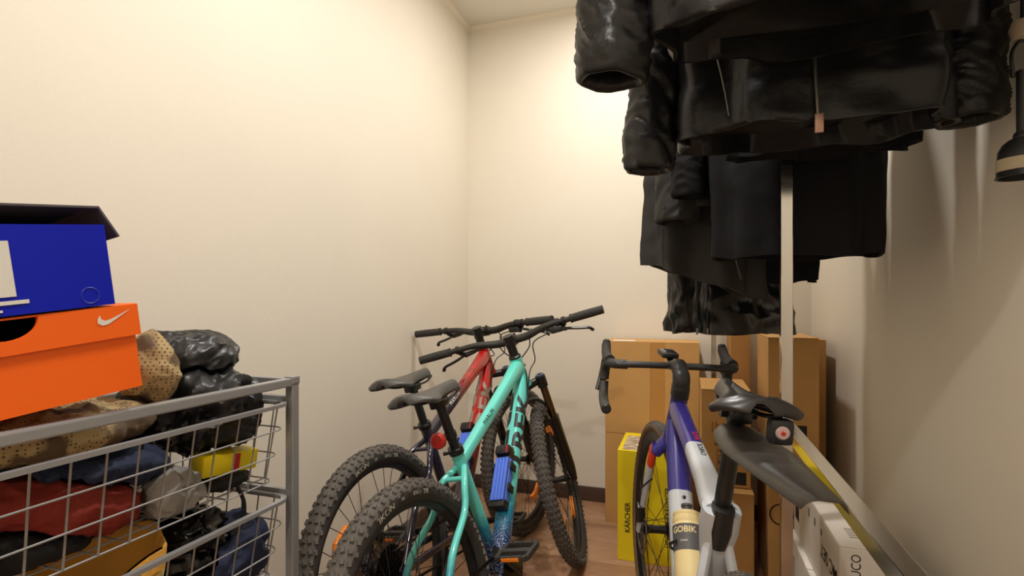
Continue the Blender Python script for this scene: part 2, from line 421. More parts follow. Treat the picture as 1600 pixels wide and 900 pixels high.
def mountain_bike(label, pose, steer, sad, stemh, htz, st, reach, bh, sx, paint, decal, decal2, ref_f, ref_r, lock_label, spk, crank_deg):
    x0, y0, psi, lean = pose
    root = thing('mountain_bike', label, 'bicycle', (x0, y0, 0), (lean, 0, psi+PI/2), None)
    Rw = .345; cs, bbh, stack, ha = .435, .30, .60, R_(69.5)
    bbx = math.sqrt(cs**2-(Rw-bbh)**2); wb = 1.09-.415+reach
    bb = Vector((bbx, 0, bbh)); ra = Vector((0, 0, Rw)); fa = Vector((wb, 0, Rw))
    ax = Vector((-math.cos(ha), 0, math.sin(ha))); ht = Vector((bbx+reach, 0, bbh+stack))+ax*htz
    sd = Vector((-math.cos(R_(73.5)), 0, math.sin(R_(73.5)))); stt = bb+sd*st; sadc = bb+sd*sad
    SM = Matrix.Translation(ht) @ Matrix.Rotation(-steer, 4, ax) @ Matrix.Translation(-ht)
    # --- frame
    f = MB(); hb = ht-ax*.125
    f.tube([ht, ht-ax*.02, hb+ax*.02, hb], [.026, .024, .026, .028], 20)
    tt0, tt1 = ht-ax*.036, bb+sd*(st-.035)
    f.tube([lerp(tt0, tt1, k) for k in (0, .08, .25, .6, .9, 1)], [(.023, .034), (.024, .030), (.021, .024), (.019, .021), (.017, .019), (.016, .018)], 18, sq=2.8)
    dt0, dt1 = hb+ax*.042+Vector((.004, 0, 0)), bb+Vector((.01, 0, .008))
    f.tube([lerp(dt0, dt1, k) for k in (0, .1, .3, .8, 1)], [(.024, .034), (.027, .031), (.029, .029), (.029, .029), (.030, .026)], 18, sq=2.6)
    f.tube([bb, bb+sd*.1, stt-sd*.06, stt], [.020, .0185, .018, .019], 18)
    f.lathe([(.022, -.037), (.024, -.036), (.024, .036), (.022, .037)], 20, origin=bb)
    for s in (-1, 1):
        f.tube(spline([tt1+Vector((-.005, s*.012, -.012)), tt1+Vector((-.07, s*.040, -.045)), tt1+Vector((-.11, s*.048, -.105)), ra+Vector((.10, s*.060, .13)), ra+Vector((.006, s*.066, .012))], 6), .0095, 12)
        f.tube(spline([bb+Vector((-.015, s*.022, -.002)), bb+Vector((-.09, s*.040, .0)), ra+Vector((.12, s*.055, -.018)), ra+Vector((.0, s*.066, -.004))], 6), [(.009, .012)]*19, 12)
        f.tube([ra+Vector((.028, s*.066, .030)), ra+Vector((-.012, s*.066, -.006))], [(.004, .016)]*2, 10)
    f.tube([tt1+Vector((-.052, -.034, -.033)), tt1+Vector((-.052, .034, -.033))], .007, 8)
    fr = f.build('frame', paint, root)
    tube_text(fr, 'TREK', .074, lerp(dt0, dt1, .36), dt0-dt1, (-.50, -.87, .0), .0291, decal, sq=2.6, sx=1.75, bold=.03)
    tube_text(fr, 'TREK', .074, lerp(dt0, dt1, .36), dt1-dt0, (-.50, .87, .0), .0291, decal, sq=2.6, sx=1.75, bold=.03)
    tube_text(fr, 'MARLIN', .018, lerp(tt0, tt1, .64), tt0-tt1, (.0, -.75, .65), .0192, decal2, sq=2.8, rb=.0212, sx=1.25, space=1.15)
    # --- seat post, clamp, saddle, rear reflector
    MB().tube([bb+sd*(st-.06), bb+sd*(sad-.045)], .0145, 16).build('seatpost', mat('anodised_black', (30, 30, 31), .35), root)
    c = MB(); c.tube([stt-sd*.004, stt+sd*.016], .0225, 18); c.tube([stt+sd*.006+Vector((-.012, -.02, 0)), stt+sd*.006+Vector((-.034, -.018, 0)), stt+sd*.006+Vector((-.036, .02, 0))], .006, 8)
    c.build('seat_clamp', M_blackm, root)
    p = bb+sd*(sad-.035); h = MB(); h.box(p, (.05, .040, .026), Matrix.Rotation(R_(-10), 3, 'Y'), .006)
    for s in (-1, 1): h.tube(spline([p+Vector((-.12, s*.034, .022)), p+Vector((-.05, s*.022, .008)), p+Vector((.05, s*.022, .008)), p+Vector((.12, s*.008, .022))], 5), .0036, 8)
    bolt(h, p+Vector((.012, 0, -.012)), (0, 0, -1), .005, .012); h.build('saddle_rail_clamp', M_blackm, root)
    sm = saddle_mesh(.30, .074, .019); sm.xf(Matrix.Translation(sadc+Vector((-.004, 0, .008))) @ Matrix.Rotation(R_(-2), 4, 'Y')); sm.build('saddle', M_saddle, root, angle=60)
    # --- fork (steered)
    k = MB(); o0 = fa
    for s in (-1, 1):
        k.tube([fa+Vector((.0, s*.064, -.012)), fa+ax*.02+Vector((0, s*.064, 0)), fa+ax*.06+Vector((-.004, s*.064, 0)), fa+ax*.29+Vector((0, s*.064, 0)), fa+ax*.30+Vector((0, s*.064, 0))], [.012, .016, .0205, .0215, .0235], 16)
    ar = [fa+ax*.275+Vector((.012, -.064, 0)), fa+ax*.335+Vector((.014, -.056, 0)), fa+ax*.385+Vector((.012, -.028, 0)), fa+ax*.395+Vector((.012, 0, 0)), fa+ax*.385+Vector((.012, .028, 0)), fa+ax*.335+Vector((.014, .056, 0)), fa+ax*.275+Vector((.012, .064, 0))]
    k.tube(spline(ar, 4), [(.007, .012)]*25, 10, ref=ax)
    k.xf(SM).build('fork_lowers', M_blackm, root)
    k = MB()
    for s in (-1, 1): k.tube([fa+ax*.27+Vector((0, s*.064, 0)), fa+ax*.46+Vector((0, s*.064, 0))], .0155, 16)
    k.xf(SM).build('stanchions', mat('stanchion', (120, 104, 84), .12, metal=1.0), root)
    k = MB(); cr = fa+ax*.465; hbo = hb-ax*.008
    k.tube(spline([cr+Vector((0, -.070, 0)), cr+Vector((-.004, -.045, .004)), hbo+Vector((.0, 0, 0)), cr+Vector((-.004, .045, .004)), cr+Vector((0, .070, 0))], 5), [(.017, .016)]*21, 12, ref=ax)
    for s in (-1, 1): k.tube([cr+Vector((0, s*.064, 0))-ax*.022, cr+Vector((0, s*.064, 0))+ax*.024], .0215, 16)
    k.xf(SM).build('fork_crown', M_blackm, root)
    k = MB().tube([cr+Vector((0, -.064, 0))+ax*.024, cr+Vector((0, -.064, 0))+ax*.031], .016, 16)
    k.box(cr+Vector((.012, -.064, 0))+ax*.033, (.030, .009, .005), None, .001); k.xf(SM).build('lockout_knob', mat('knob_blue_grey', (64, 74, 92), .35), root)
    # --- headset, stem, bar
    cl = ht+ax*stemh+Vector((sx, 0, 0))
    k = MB(); k.tube([ht, ht+ax*.008, ht+ax*.012], [.0245, .0245, .020], 18); k.tube([ht+ax*.010, ht+ax*(stemh-.020)], .0185, 18); k.xf(SM).build('headset_spacers', M_blackm, root)
    k = MB(); k.tube([ht+ax*(stemh-.026), ht+ax*(stemh+.022)], .0205, 18); k.tube([ht+ax*stemh, cl+Vector((-.012, 0, 0))], [(.0165, .019), (.019, .019)], 16, sq=3)
    k.box(cl, (.046, .044, .044), None, .010)
    for s in (-1, 1):
        for z in (-1, 1): bolt(k, cl+Vector((.021, s*.014, z*.015)), (1, 0, 0), .004, .005)
        bolt(k, cl+Vector((-.006, s*.016, .020)), (0, 0, 1), .005, .006)
    k.xf(SM).build('stem', M_blackm, root)
    bp = [(cl.x, 0, cl.z), (cl.x, .045, cl.z), (cl.x-.002, .075, cl.z+.003), (cl.x-.012, .15, cl.z+.018), (cl.x-.022, .24, cl.z+.020), (cl.x-.04, bh, cl.z+.020)]
    full = [(a, -b, c_) for a, b, c_ in bp[::-1]]+bp[1:]
    rr = [.0112, .0112, .0125, .0155, .016, .016, .016, .0155, .0125, .0112, .0112]
    sp_ = spline([(*p_, r) for p_, r in zip(full, rr)], 5)
    MB().tube([v[:3] for v in sp_], [v[3] for v in sp_], 14, ref=(0, 0, 1)).xf(SM).build('handlebar', mat('bar_black', (40, 38, 35), .5), root)
    e = Vector(bp[-1]); d_ = (Vector(bp[-1])-Vector(bp[-2])).normalized()
    for s in (-1, 1):
        fl_ = lambda v: Vector((v[0], v[1]*s, v[2]))
        g = MB(); pts = []; rad = []
        for q in range(27):
            t = q/26; pts.append(fl_(e-d_*(.132*t)+d_*.002)); rad.append(.0168 if t < .03 else (.0178 if t > .95 else .0158+(.0007 if q % 2 else 0)+.0010*math.sin(t*PI)))
        g.tube(pts, rad, 16, ref=(0, 0, 1)); g.xf(SM).build('grip', M_grip, root)
        l = MB(); c0 = e-d_*.158
        l.tube([fl_(c0-d_*.007), fl_(c0+d_*.007)], .0165, 14, ref=(0, 0, 1))
        l.tube([fl_(c0+Vector((.006, -.004, -.012))), fl_(c0+Vector((.028, -.022, -.026))), fl_(c0+Vector((.03, -.055, -.022))), fl_(c0+Vector((.026, -.080, -.018)))], [.010, .012, .009, .006], 10, ref=(0, 0, 1))
        l.tube(spline([fl_(c0+Vector((.030, -.008, -.028))), fl_(c0+Vector((.048, .012, -.034))), fl_(c0+Vector((.050, .050, -.044))), fl_(c0+Vector((.052, .085, -.052))), fl_(c0+Vector((.060, .098, -.066)))], 4), [(.0060, .0085)]*17, 8, ref=(0, 0, 1))
        l.xf(SM).build('brake_lever', M_blackm, root)
        hq = [fl_(c0+Vector((.026, -.078, -.018))), fl_(c0+Vector((.05, -.15, -.022))), Vector((cl.x+.055, s*.05, cl.z-.045)), Vector((cl.x+.02+.01*s, -s*.02, cl.z-.11)), hb+ax*.07+Vector((.0, s*.024, 0)), hb+Vector((-.08, s*.030, -.06))]
        hq2 = [SM @ v for v in hq[:4]]+hq[4:]
        MB().tube(spline(hq2, 8), .0026, 7).build('brake_hose', M_blackp, root)
    l = MB(); c0 = e-d_*.185; c0 = Vector((c0.x, -c0.y, c0.z))
    l.tube([c0+Vector((0, .008, 0)), c0-Vector((0, .008, 0))], .017, 12, ref=(0, 0, 1)); l.box(c0+Vector((.004, .01, -.026)), (.040, .052, .026), None, .009)
    l.tube([c0+Vector((-.012, -.004, -.030)), c0+Vector((-.026, -.030, -.034))], [.006, .008], 8); l.xf(SM).build('shifter', M_blackp, root)
    hq = [SM @ (c0+Vector((.02, .03, -.028))), SM @ (c0+Vector((.055, .12, -.05))), SM @ Vector((cl.x+.06, -.06, cl.z-.10)), hb+ax*.05+Vector((.02, -.03, 0)), hb+Vector((-.10, -.030, -.07))]
    MB().tube(spline(hq, 8), .0024, 7).build('shift_cable', M_blackp, root)
    # --- wheels
    make_wheel(root, 'rear_wheel', MTB, Matrix.Translation(ra), ref_r, True, M_spoke, CACHE)
    make_wheel(root, 'front_wheel', MTB, SM @ Matrix.Translation(fa), ref_f, False, M_spoke, CACHE)
    # sidewall lettering on rear tyre (drive side)
    rc = .345-.0275-.0035
    for (s, ang, size) in (('IKON', 103, .019), ('=', 91, .016), ('EXO', 80, .012), ('TR', 73, .015)):
        vs, fs = text_geo(s, size, .02)
        pts = []
        for x, y_ in vs:
            al = R_(ang)-x*1.35/(rc+.002); r = rc-.002+y_; yy = -math.sqrt(max(1e-6, .0275**2-(r-rc)**2))*.98-.0009
            pts.append((r*math.cos(al), yy, r*math.sin(al)+Rw))
        MB().add(pts, fs).build('tyre_lettering', mat('tyre_print', (165, 160, 148), .7), root, smooth=False)
    # --- drivetrain
    k = MB(); cy = -.052; n = 34
    prof = [((.066+(.004 if j % 2 else 0))*math.cos(2*PI*j/(2*n)), (.066+(.004 if j % 2 else 0))*math.sin(2*PI*j/(2*n))) for j in range(2*n)]
    nn = 2*n; k.add([bb+Vector((x, cy-.0012, z)) for x, z in prof]+[bb+Vector((x, cy+.0012, z)) for x, z in prof], [tuple(range(nn)), tuple(range(2*nn-1, nn-1, -1))]+[(i, (i+1) % nn, nn+(i+1) % nn, nn+i) for i in range(nn)])
    k.build('chainring', M_dsteel, root, smooth=False)
    for s in (-1, 1):
        a = R_(crank_deg)+(PI if s > 0 else 0); dv = Vector((math.cos(a), 0, math.sin(a))); k = MB(); b0 = bb+Vector((0, s*.066, 0)); b1 = b0+dv*.17+Vector((0, s*.012, 0))
        k.tube([bb+Vector((0, s*.03, 0)), bb+Vector((0, s*.072, 0))], .014, 14); k.tube([b0-dv*.012, b0+dv*.03, b0+dv*.13+Vector((0, s*.010, 0)), b1+dv*.012], [(.008, .017), (.0075, .014), (.007, .011), (.007, .013)], 12, ref=(0, 1, 0), sq=3)
        k.build('crank_arm', M_blackm, root)
        k = MB(); pc = b1+Vector((0, s*.062, 0)); px, py = .046, .044; tz = .0075
        for yy in (-py, py): k.box(pc+Vector((0, yy, 0)), (px*2, .012, tz*2), None, .003)
        for xx in (-px, -.004, px): k.box(pc+Vector((xx, 0, 0)), (.012 if xx != -.004 else .022, py*2, tz*2), None, .003)
        k.tube([b1, pc+Vector((0, s*.04, 0))], .007, 10)
        for xx in (-px, px):
            for yy in (-.03, 0, .03): bolt(k, pc+Vector((xx, yy, tz)), (0, 0, 1), .002, .004)
        pd = k.build('pedal', mat('pedal_black', (52, 50, 48), .5), root, angle=40)
        for xx in (-1, 1): MB().box(pc+Vector((xx*(px+.0075), 0, 0)), (.003, .05, .009), None, .0008).build('pedal_reflector', M_orange_ref, pd)
    ch = MB(); nl = 46
    for (z0, z1) in ((.069, .050), (-.069, -.050)):
        for q in range(nl):
            t = (q+.5)/nl; pA = Vector((bb.x, cy, bb.z+z0)); pB = Vector((ra.x, cy+.012, ra.z+z1)); p_ = lerp(pA, pB, t)
            d2 = (pB-pA).normalized(); an = math.atan2(d2.z, d2.x)
            ch.box(p_, (.0105, .006 if q % 2 else .0042, .0075), Matrix.Rotation(-an, 3, 'Y'))
    chn = ch.build('chain', M_dsteel, root, smooth=False); chn['kind'] = 'stuff'
    k = MB(); dp = ra+Vector((.01, -.085, -.05)); k.box(dp, (.05, .026, .045), Matrix.Rotation(R_(20), 3, 'Y'), .008)
    for dz in (-.06, -.115): k.lathe([(.004, -.003), (.020, -.003), (.022, 0), (.020, .003), (.004, .003)], 16, origin=dp+Vector((.035, .020, dz+.02)))
    k.box(dp+Vector((.035, .014, -.07)), (.022, .006, .10), None, .003); k.build('rear_derailleur', M_blackp, root)
    k = MB(); k.box(ra+Vector((.055, .052, .075)), (.05, .024, .03), Matrix.Rotation(R_(45), 3, 'Y'), .006); k.build('rear_brake_caliper', M_blackm, root)
    k = MB(); k.box(fa+ax*.09+Vector((-.035, .052, 0)), (.034, .024, .05), None, .006); k.xf(SM).build('front_brake_caliper', M_blackm, root)
    # --- folding lock clipped on top of the down tube
    dv = (dt1-dt0).normalized(); up = Vector((-dv.z, 0, dv.x)) ; up = up if up.z > 0 else -up
    Mx = Matrix((dv, Vector((0, 1, 0)), up)).transposed()
    return root, dict(dt0=dt0, dt1=dt1, Mx=Mx, dv=dv, up=up, bb=bb, sd=sd, st=st, SM=SM, root=root, lab=lock_label)
def folding_lock(info, at, label):
    """steel link lock in its bracket; its own thing, held by the bicycle"""
    dt0, dt1, Mx, up, dv = info['dt0'], info['dt1'], info['Mx'], info['up'], info['dv']
    bpy.context.view_layer.update(); W = info['root'].matrix_world.copy()
    c = lerp(dt0, dt1, at)+up*.052
    br = MB(); br.box(lerp(dt0, dt1, at)+up*.0258, (.15, .030, .008), Mx, .002)
    for q in (-.045, .03):
        for sy in (-1, 1): br.box(c+dv*q+up*-.004+Vector((0, sy*.0335, 0)), (.024, .008, .040), Mx, .003)
    br.build('lock_bracket', M_blackp, info['root'])
    t = thing('folding_lock', label, 'lock'); t.matrix_world = W @ Matrix.Translation(c) @ Mx.to_4x4()
    MB().box((0, 0, -.004), (.175, .052, .034), None, .004).build('lock_body', M_blackp, t)
    MB().box((-.098, 0, .004), (.034, .054, .050), None, .008).build('lock_head', M_blackm, t)
    MB().box((.092, 0, -.001), (.014, .054, .040), None, .003).build('lock_end_cap', M_blackp, t)
    for q in range(4): MB().box((0.002, -.0175+.0117*q, .014), (.150, .0105, .010), None, .002).build('lock_link', M_lockblue, t)
    for s in (-1, 1): MB().box((0.002, s*.0265, -.002), (.145, .004, .026), None, .0015).build('lock_side_plate', M_lockblue, t)
    k = MB().lathe([(.0, .030), (.008, .030), (.009, .026)], 16, axis='z', origin=(-.096, .008, 0)); k.build('keyhole_cover', M_dsteel, t)
    MB().box((-.098, -.018, .0285), (.030, .004, .002), None).build('red_stripe', mat('red_mark', (200, 30, 30), .5), t)
    return t

P_cyan = ramp_mat('turquoise_fade_paint', 2, [(.0, (20, 26, 48)), (.33, (30, 38, 66)), (.40, (28, 60, 110)), (.455, (22, 128, 158)), (.51, (104, 214, 206)), (1.0, (98, 222, 205))], .28, .5, speck=(.44, .36, (168, 190, 210)))
P_red = ramp_mat('red_fade_paint', 0, [(.0, (36, 32, 48)), (.56, (46, 36, 54)), (.64, (120, 24, 26)), (.70, (178, 26, 18)), (1.0, (170, 20, 16))], .2, .8)
M_decal_g = mat('grey_decal', (150, 132, 118), .4)
cyan, ci = mountain_bike('turquoise hardtail mountain bike fading to navy, leaning over a red one', (-.509, 1.068, -.055, -.2135), -.203, .592, .075, 0.0, .399, .472, .381, .054,
                         P_cyan, mat('black_decal', (36, 38, 42), .45), M_black, (1.2, 3.6, 5.4), (2.4,), '', None, 143)
red, ri = mountain_bike('red and dark purple mountain bike leaning with its grip on the wall', (-.759, 1.30, -.043, -.168), .144, .581, .078, .008, .397, .457, .357, .059,
                        P_red, M_decal_g, M_white, (2.9, 5.2, .6), (2.45,), '', None, -14)
folding_lock(ci, .655, 'folding lock with blue links in black bracket on the turquoise bicycle')
folding_lock(ri, .645, 'folding lock with blue links in black bracket on the red bicycle')
# red reflector strapped to the turquoise bicycle's seat post
p = ci['bb']+ci['sd']*(ci['st']+.055)
k = MB(); k.tube([p-ci['sd']*.008, p+ci['sd']*.008], .018, 16); k.tube([p, p+Vector((-.045, .010, -.004))], [(.006, .009)]*2, 8)
rb = k.build('reflector_bracket', M_blackp, cyan)
k = MB(); k.lathe([(0, -.062), (.018, -.061), (.023, -.056), (.023, -.046), (.018, -.044)], 20, axis='x', origin=p+Vector((0, .012, -.004)))
k.build('rear_reflector', M_red_ref, rb)

# ================================================================== GRAVEL BICYCLE
GR = wheel_master('gravel', .35, .020, 24, .045, 1)
M_purple = mat('violet_paint', (52, 44, 128), .3, coat=.4, var=.12, vscale=4)
M_pale = mat('pale_grey_paint', (196, 200, 206), .35, coat=.3, var=.04, vscale=6)
M_redp = mat('scarlet_paint', (226, 58, 32), .35, coat=.3)
M_carbon = mat('matt_carbon', (40, 39, 38), .42)
M_tape_b = mat('bar_tape', (52, 50, 47), .55, bump=.2, bscale=140)
def gravel_bike():
    x0, y0, psi, lean, steer, sad, stemh, htz, st, reach, bh, sx = .059, .768, .171, .072, -.105, .693, .08, -.004, .435, .411, .185, .105
    root = thing('gravel_bike', 'violet and pale grey drop bar bicycle leaning against the chrome rail', 'bicycle', (x0, y0, 0), (lean, 0, psi+PI/2))
    Rw, cs, bbh, stack, ha = .35, .43, .275, .56, R_(71.8)
    bbx = math.sqrt(cs**2-(Rw-bbh)**2); wb = 1.02-.385+reach
    bb = Vector((bbx, 0, bbh)); ra = Vector((0, 0, Rw)); fa = Vector((wb, 0, Rw))
    ax = Vector((-math.cos(ha), 0, math.sin(ha))); ht = Vector((bbx+reach, 0, bbh+stack))+ax*htz
    sd = Vector((-math.cos(R_(73.5)), 0, math.sin(R_(73.5)))); stt = bb+sd*st; sadc = bb+sd*sad
    SM = Matrix.Translation(ht) @ Matrix.Rotation(-steer, 4, ax) @ Matrix.Translation(-ht)
    f = MB(); hb = ht-ax*.14
    f.tube([ht, ht-ax*.03, hb+ax*.03, hb], [(.024, .029), (.024, .030), (.029, .032), (.031, .032)], 20, mis=[0]*3)
    a, b = ht-ax*.042, stt+sd*.01
    ks = (0, .12, .3, .50, .505, .75, .92, 1)
    f.tube([lerp(a, b, k) for k in ks], [(.024, .034), (.024, .028), (.0225, .023), (.0225, .0215), (.0225, .0215), (.025, .020), (.031, .020), (.031, .021)], 18, sq=3, mis=[0, 0, 0, 1, 1, 1, 1])
    d0, d1 = hb+ax*.05, bb+Vector((.01, 0, .01)); ks = (0, .1, .25, .345, .35, .8, 1)
    f.tube([lerp(d0, d1, k) for k in ks], [(.027, .036), (.030, .034), (.031, .031), (.031, .031), (.031, .031), (.031, .031), (.034, .030)], 18, sq=2.6, mis=[0, 0, 0, 1, 1, 1])
    f.tube([bb, bb+sd*.12, stt-sd*.10, stt-sd*.02, stt+sd*.022], [(.022, .022), (.019, .021), (.024, .024), (.036, .026), (.035, .027)], 18, sq=2.8, mis=[1]*4)
    f.lathe([(.022, -.04), (.026, -.038), (.026, .038), (.022, .04)], 20, origin=bb, mis=[1]*3)
    for s in (-1, 1):
        f.tube(spline([stt-sd*.035+Vector((-.004, s*.014, 0)), stt-sd*.075+Vector((-.035, s*.026, -.02)), stt-sd*.14+Vector((-.09, s*.044, -.05)), ra+Vector((.08, s*.064, .09)), ra+Vector((0, s*.068, .01))], 6), [(.010, .013)]*25, 12, mis=[1]*24)
        f.tube(spline([bb+Vector((-.015, s*.024, 0)), bb+Vector((-.10, s*.042, .006)), ra+Vector((.10, s*.060, -.015)), ra+Vector((0, s*.068, -.004))], 6), [(.010, .013)]*19, 12, mis=[1]*18)
    fr = f.build('frame', [M_purple, M_pale], root)
    # rubber seat mast cover
    k = MB(); k.tube([stt-sd*.055+Vector((-.014, 0, 0)), stt-sd*.02+Vector((-.014, 0, 0)), stt+sd*.030+Vector((-.010, 0, 0))], [(.014, .016), (.020, .018), (.0195, .022)], 16, sq=3); k.build('seat_mast_cover', M_carbon, fr)
    tube_text(fr, 'CHECK', .016, lerp(a, b, .575), a-b, (.15, -.25, .95), .0226, M_black, sq=3, rb=.0214, space=1.25, bold=.02)
    tube_text(fr, 'MATE', .016, lerp(a, b, .44), a-b, (.15, -.25, .95), .0226, mat('red_decal', (200, 40, 60), .5), sq=3, rb=.0219, space=1.25, bold=.02)
    MB().lathe([(.004, -.001), (.0055, .0), (.003, .001)], 10, axis='z', origin=(0, 0, 0)).xf(Matrix.Translation(lerp(d0, d1, .37)+Vector((-.026, -.004, .018))) @ Matrix.Rotation(R_(-50), 4, 'Y')).build('bolt', M_blackm, fr)
    # fork
    k = MB(); k.tube([hb+ax*.004, hb-ax*.03], [(.030, .032), (.034, .028)], 16, mis=[0], sq=3)
    for s in (-1, 1):
        pts = [hb-ax*.012+Vector((.004, s*.018, 0)), hb-ax*.05+Vector((.008, s*.042, 0)), lerp(hb, fa, .13)+Vector((.012, s*.050, 0)), lerp(hb, fa, .14)+Vector((.012, s*.0505, 0)), lerp(hb, fa, .29)+Vector((.010, s*.053, 0)), lerp(hb, fa, .30)+Vector((.010, s*.053, 0)), lerp(hb, fa, .8)+Vector((.006, s*.057, 0)), fa+Vector((0, s*.060, -.006))]
        k.tube(pts, [(.014, .024), (.012, .024), (.0105, .022), (.0105, .022), (.010, .020), (.010, .020), (.0085, .014), (.007, .012)], 14, mis=[0, 0, 1, 1, 2, 2, 2], sq=2.4)
    k.xf(SM).build('fork', [M_purple, M_redp, M_pale], root)
    # stem + drop bar
    cl = ht+ax*stemh+Vector((sx, 0, 0))
    k = MB(); k.tube(spline([ht-ax*.002, ht+ax*.03, ht+ax*.055+Vector((.006, 0, 0)), lerp(ht+ax*stemh, cl, .45)+Vector((0, 0, .006)), cl+Vector((-.004, 0, .002))], 5), [(.024, .028)]*6+[(.023, .026)]*6+[(.022, .020)]*5+[(.026, .014)]*4, 18, sq=3)
    k.xf(SM).build('stem', M_carbon, root)
    k = MB(); k.tube(spline([cl+Vector((-.006, -bh+.01, -.002)), cl+Vector((-.004, -.10, 0)), cl+Vector((0, -.03, 0)), cl+Vector((0, .03, 0)), cl+Vector((-.004, .10, 0)), cl+Vector((-.006, bh-.01, -.002))], 5), [(.0105, .017)]*26, 14, ref=(0, 0, 1)); k.xf(SM).build('bar_top', M_carbon, root)
    for s in (-1, 1):
        V = lambda x, y, z: cl+Vector((x, s*y, z))
        drop = spline([V(-.006, bh-.045, -.001), V(-.002, bh-.012, -.001), V(.025, bh+.003, -.002), V(.060, bh+.006, -.006), V(.088, bh+.009, -.030), V(.088, bh+.012, -.075), V(.055, bh+.016, -.112), V(.005, bh+.019, -.124), V(-.065, bh+.022, -.128)], 7)
        rad = [.0145+(.0006 if q % 3 == 0 else 0) for q in range(len(drop))]
        MB().tube(drop, rad, 14, ref=(0, 0, 1)).xf(SM).build('bar_tape', M_tape_b, root)
        MB().tube([drop[-1]-Vector((.002, 0, 0)), drop[-1]+Vector((-.006, 0, 0))], [.0148, .011], 14).xf(SM).build('bar_end_plug', M_blackp, root)
        hd = spline([V(.030, bh+.003, .004), V(.065, bh+.006, .008), V(.100, bh+.006, .018), V(.128, bh+.004, .040), V(.136, bh+.002, .062)], 4)
        MB().tube(hd, [(.017, .019)]*5+[(.0155, .018)]*5+[(.015, .017)]*4+[(.013, .014)]*2+[(.009, .009)], 14, ref=(0, 1, 0)).xf(SM).build('brake_hood', M_rubber, root)
        MB().tube(spline([V(.125, bh+.006, .020), V(.138, bh+.010, -.02), V(.120, bh+.020, -.065), V(.105, bh+.030, -.10)], 4), [(.008, .005)]*13, 10, ref=(0, 1, 0)).xf(SM).build('brake_lever', M_blackm, root)
    # cycle computer on out-front mount
    k = MB(); k.tube([cl+Vector((.0, 0, .004)), cl+Vector((.05, 0, .020))], [(.012, .005)]*2, 8); mt = k.xf(SM).build('computer_mount', M_blackp, root)
    k = MB().box(cl+Vector((.055, .005, .032)), (.082, .050, .016), Matrix.Rotation(R_(-6), 3, 'Y'), .005); cc = k.xf(SM).build('cycle_computer', M_blackp, root)
    k = MB().box(cl+Vector((.056, .005, .0402)), (.060, .040, .0012), Matrix.Rotation(R_(-6), 3, 'Y'), .0004); k.xf(SM).build('screen', mat('dark_glass', (30, 34, 44), .08, spec=.7), cc)
    # wheels
    cache = {}; spk = mat('steel_spoke', (60, 58, 56), .3, metal=.8)
    make_wheel(root, 'front_wheel', GR, SM @ Matrix.Translation(fa), (), False, spk, cache)
    make_wheel(root, 'rear_wheel', GR, Matrix.Translation(ra), (), True, spk, cache)
    k = MB(); k.box(fa+Vector((-.030, .062, .065)), (.030, .026, .062), Matrix.Rotation(R_(-20), 3, 'Y'), .006); k.tube(spline([fa+Vector((-.03, .064, .09)), fa+Vector((-.06, .07, .15)), lerp(hb, fa, .4)+Vector((-.03, .05, 0))], 6), .0028, 7); k.xf(SM).build('front_brake_caliper', M_blackm, root)
    # seatpost, saddle
    MB().tube([stt-sd*.05, bb+sd*(sad-.035)], .0155, 16).build('seatpost', mat('scuffed_black', (30, 30, 30), .4, var=.3, vscale=60, rgb2=(44, 44, 44)), root)
    p = bb+sd*(sad-.035); h = MB(); h.box(p, (.055, .040, .030), None, .008); h.tube([p+Vector((0, -.030, .004)), p+Vector((0, .030, .004))], .014, 14)
    for s in (-1, 1): h.tube(spline([p+Vector((-.10, s*.036, .018)), p+Vector((-.045, s*.022, .010)), p+Vector((.05, s*.022, .010)), p+Vector((.11, s*.010, .020))], 5), .0038, 8)
    h.build('saddle_rail_clamp', M_blackm, root)
    saddle_mesh(.25, .073, .020, True).xf(Matrix.Translation(sadc+Vector((.0, .004, .008)))).build('saddle', mat('black_saddle', (42, 40, 39), .32), root, angle=60)
    # rear light
    p = sadc+Vector((-.118, -.028, -.032)); k = MB(); k.box(p, (.026, .036, .040), None, .009); k.box(p+Vector((.012, 0, .026)), (.010, .012, .024), None, .002)
    lt = k.build('rear_light', M_blackp, root)
    MB().lathe([(0, -.0155), (.0085, -.0150), (.0105, -.0128)], 20, axis='x', origin=p).build('light_lens', mat('light_lens', (190, 160, 158), .1, spec=.8), lt)
    MB().box(p+Vector((-.0155, 0, 0)), (.002, .006, .006), Matrix.Rotation(R_(30), 3, 'X'), .0005).build('red_led', M_red_ref, lt)
    # clip-on mudguard under the saddle
    k = MB(); n = 18; m = 12; vs = []
    for i in range(n+1):
        s = i/n; x = .01-.31*s; wd = lerp(.038, .056, math.sin(min(1, s*2.4)*PI/2))*(1-.52*max(0, s-.40)/.60); z0 = -.054-.012*s; ysh = -.022*s
        for j in range(m+1):
            t = -1+2*j/m; vs.append((x-.012*(1-t*t)*(s**3), t*wd+ysh, z0-.016*abs(t)**4))
    q = (n+1)*(m+1); vs2 = vs+[(x, y_, z-.003) for x, y_, z in vs]
    fs = []
    for i in range(n):
        for j in range(m):
            a0 = i*(m+1)+j; b0 = a0+m+1; fs += [(a0, a0+1, b0+1, b0), (q+a0, q+b0, q+b0+1, q+a0+1)]
    for i in range(n): fs += [(i*(m+1), (i+1)*(m+1), q+(i+1)*(m+1), q+i*(m+1)), (i*(m+1)+m, q+i*(m+1)+m, q+(i+1)*(m+1)+m, (i+1)*(m+1)+m)]
    for j in range(m): fs += [(j, q+j, q+j+1, j+1), (n*(m+1)+j, n*(m+1)+j+1, q+n*(m+1)+j+1, q+n*(m+1)+j)]
    k.add([sadc+Vector(v) for v in vs2], fs); k.build('mudguard', mat('mudguard_plastic', (62, 58, 54), .38, var=.15, vscale=18), root, angle=60)
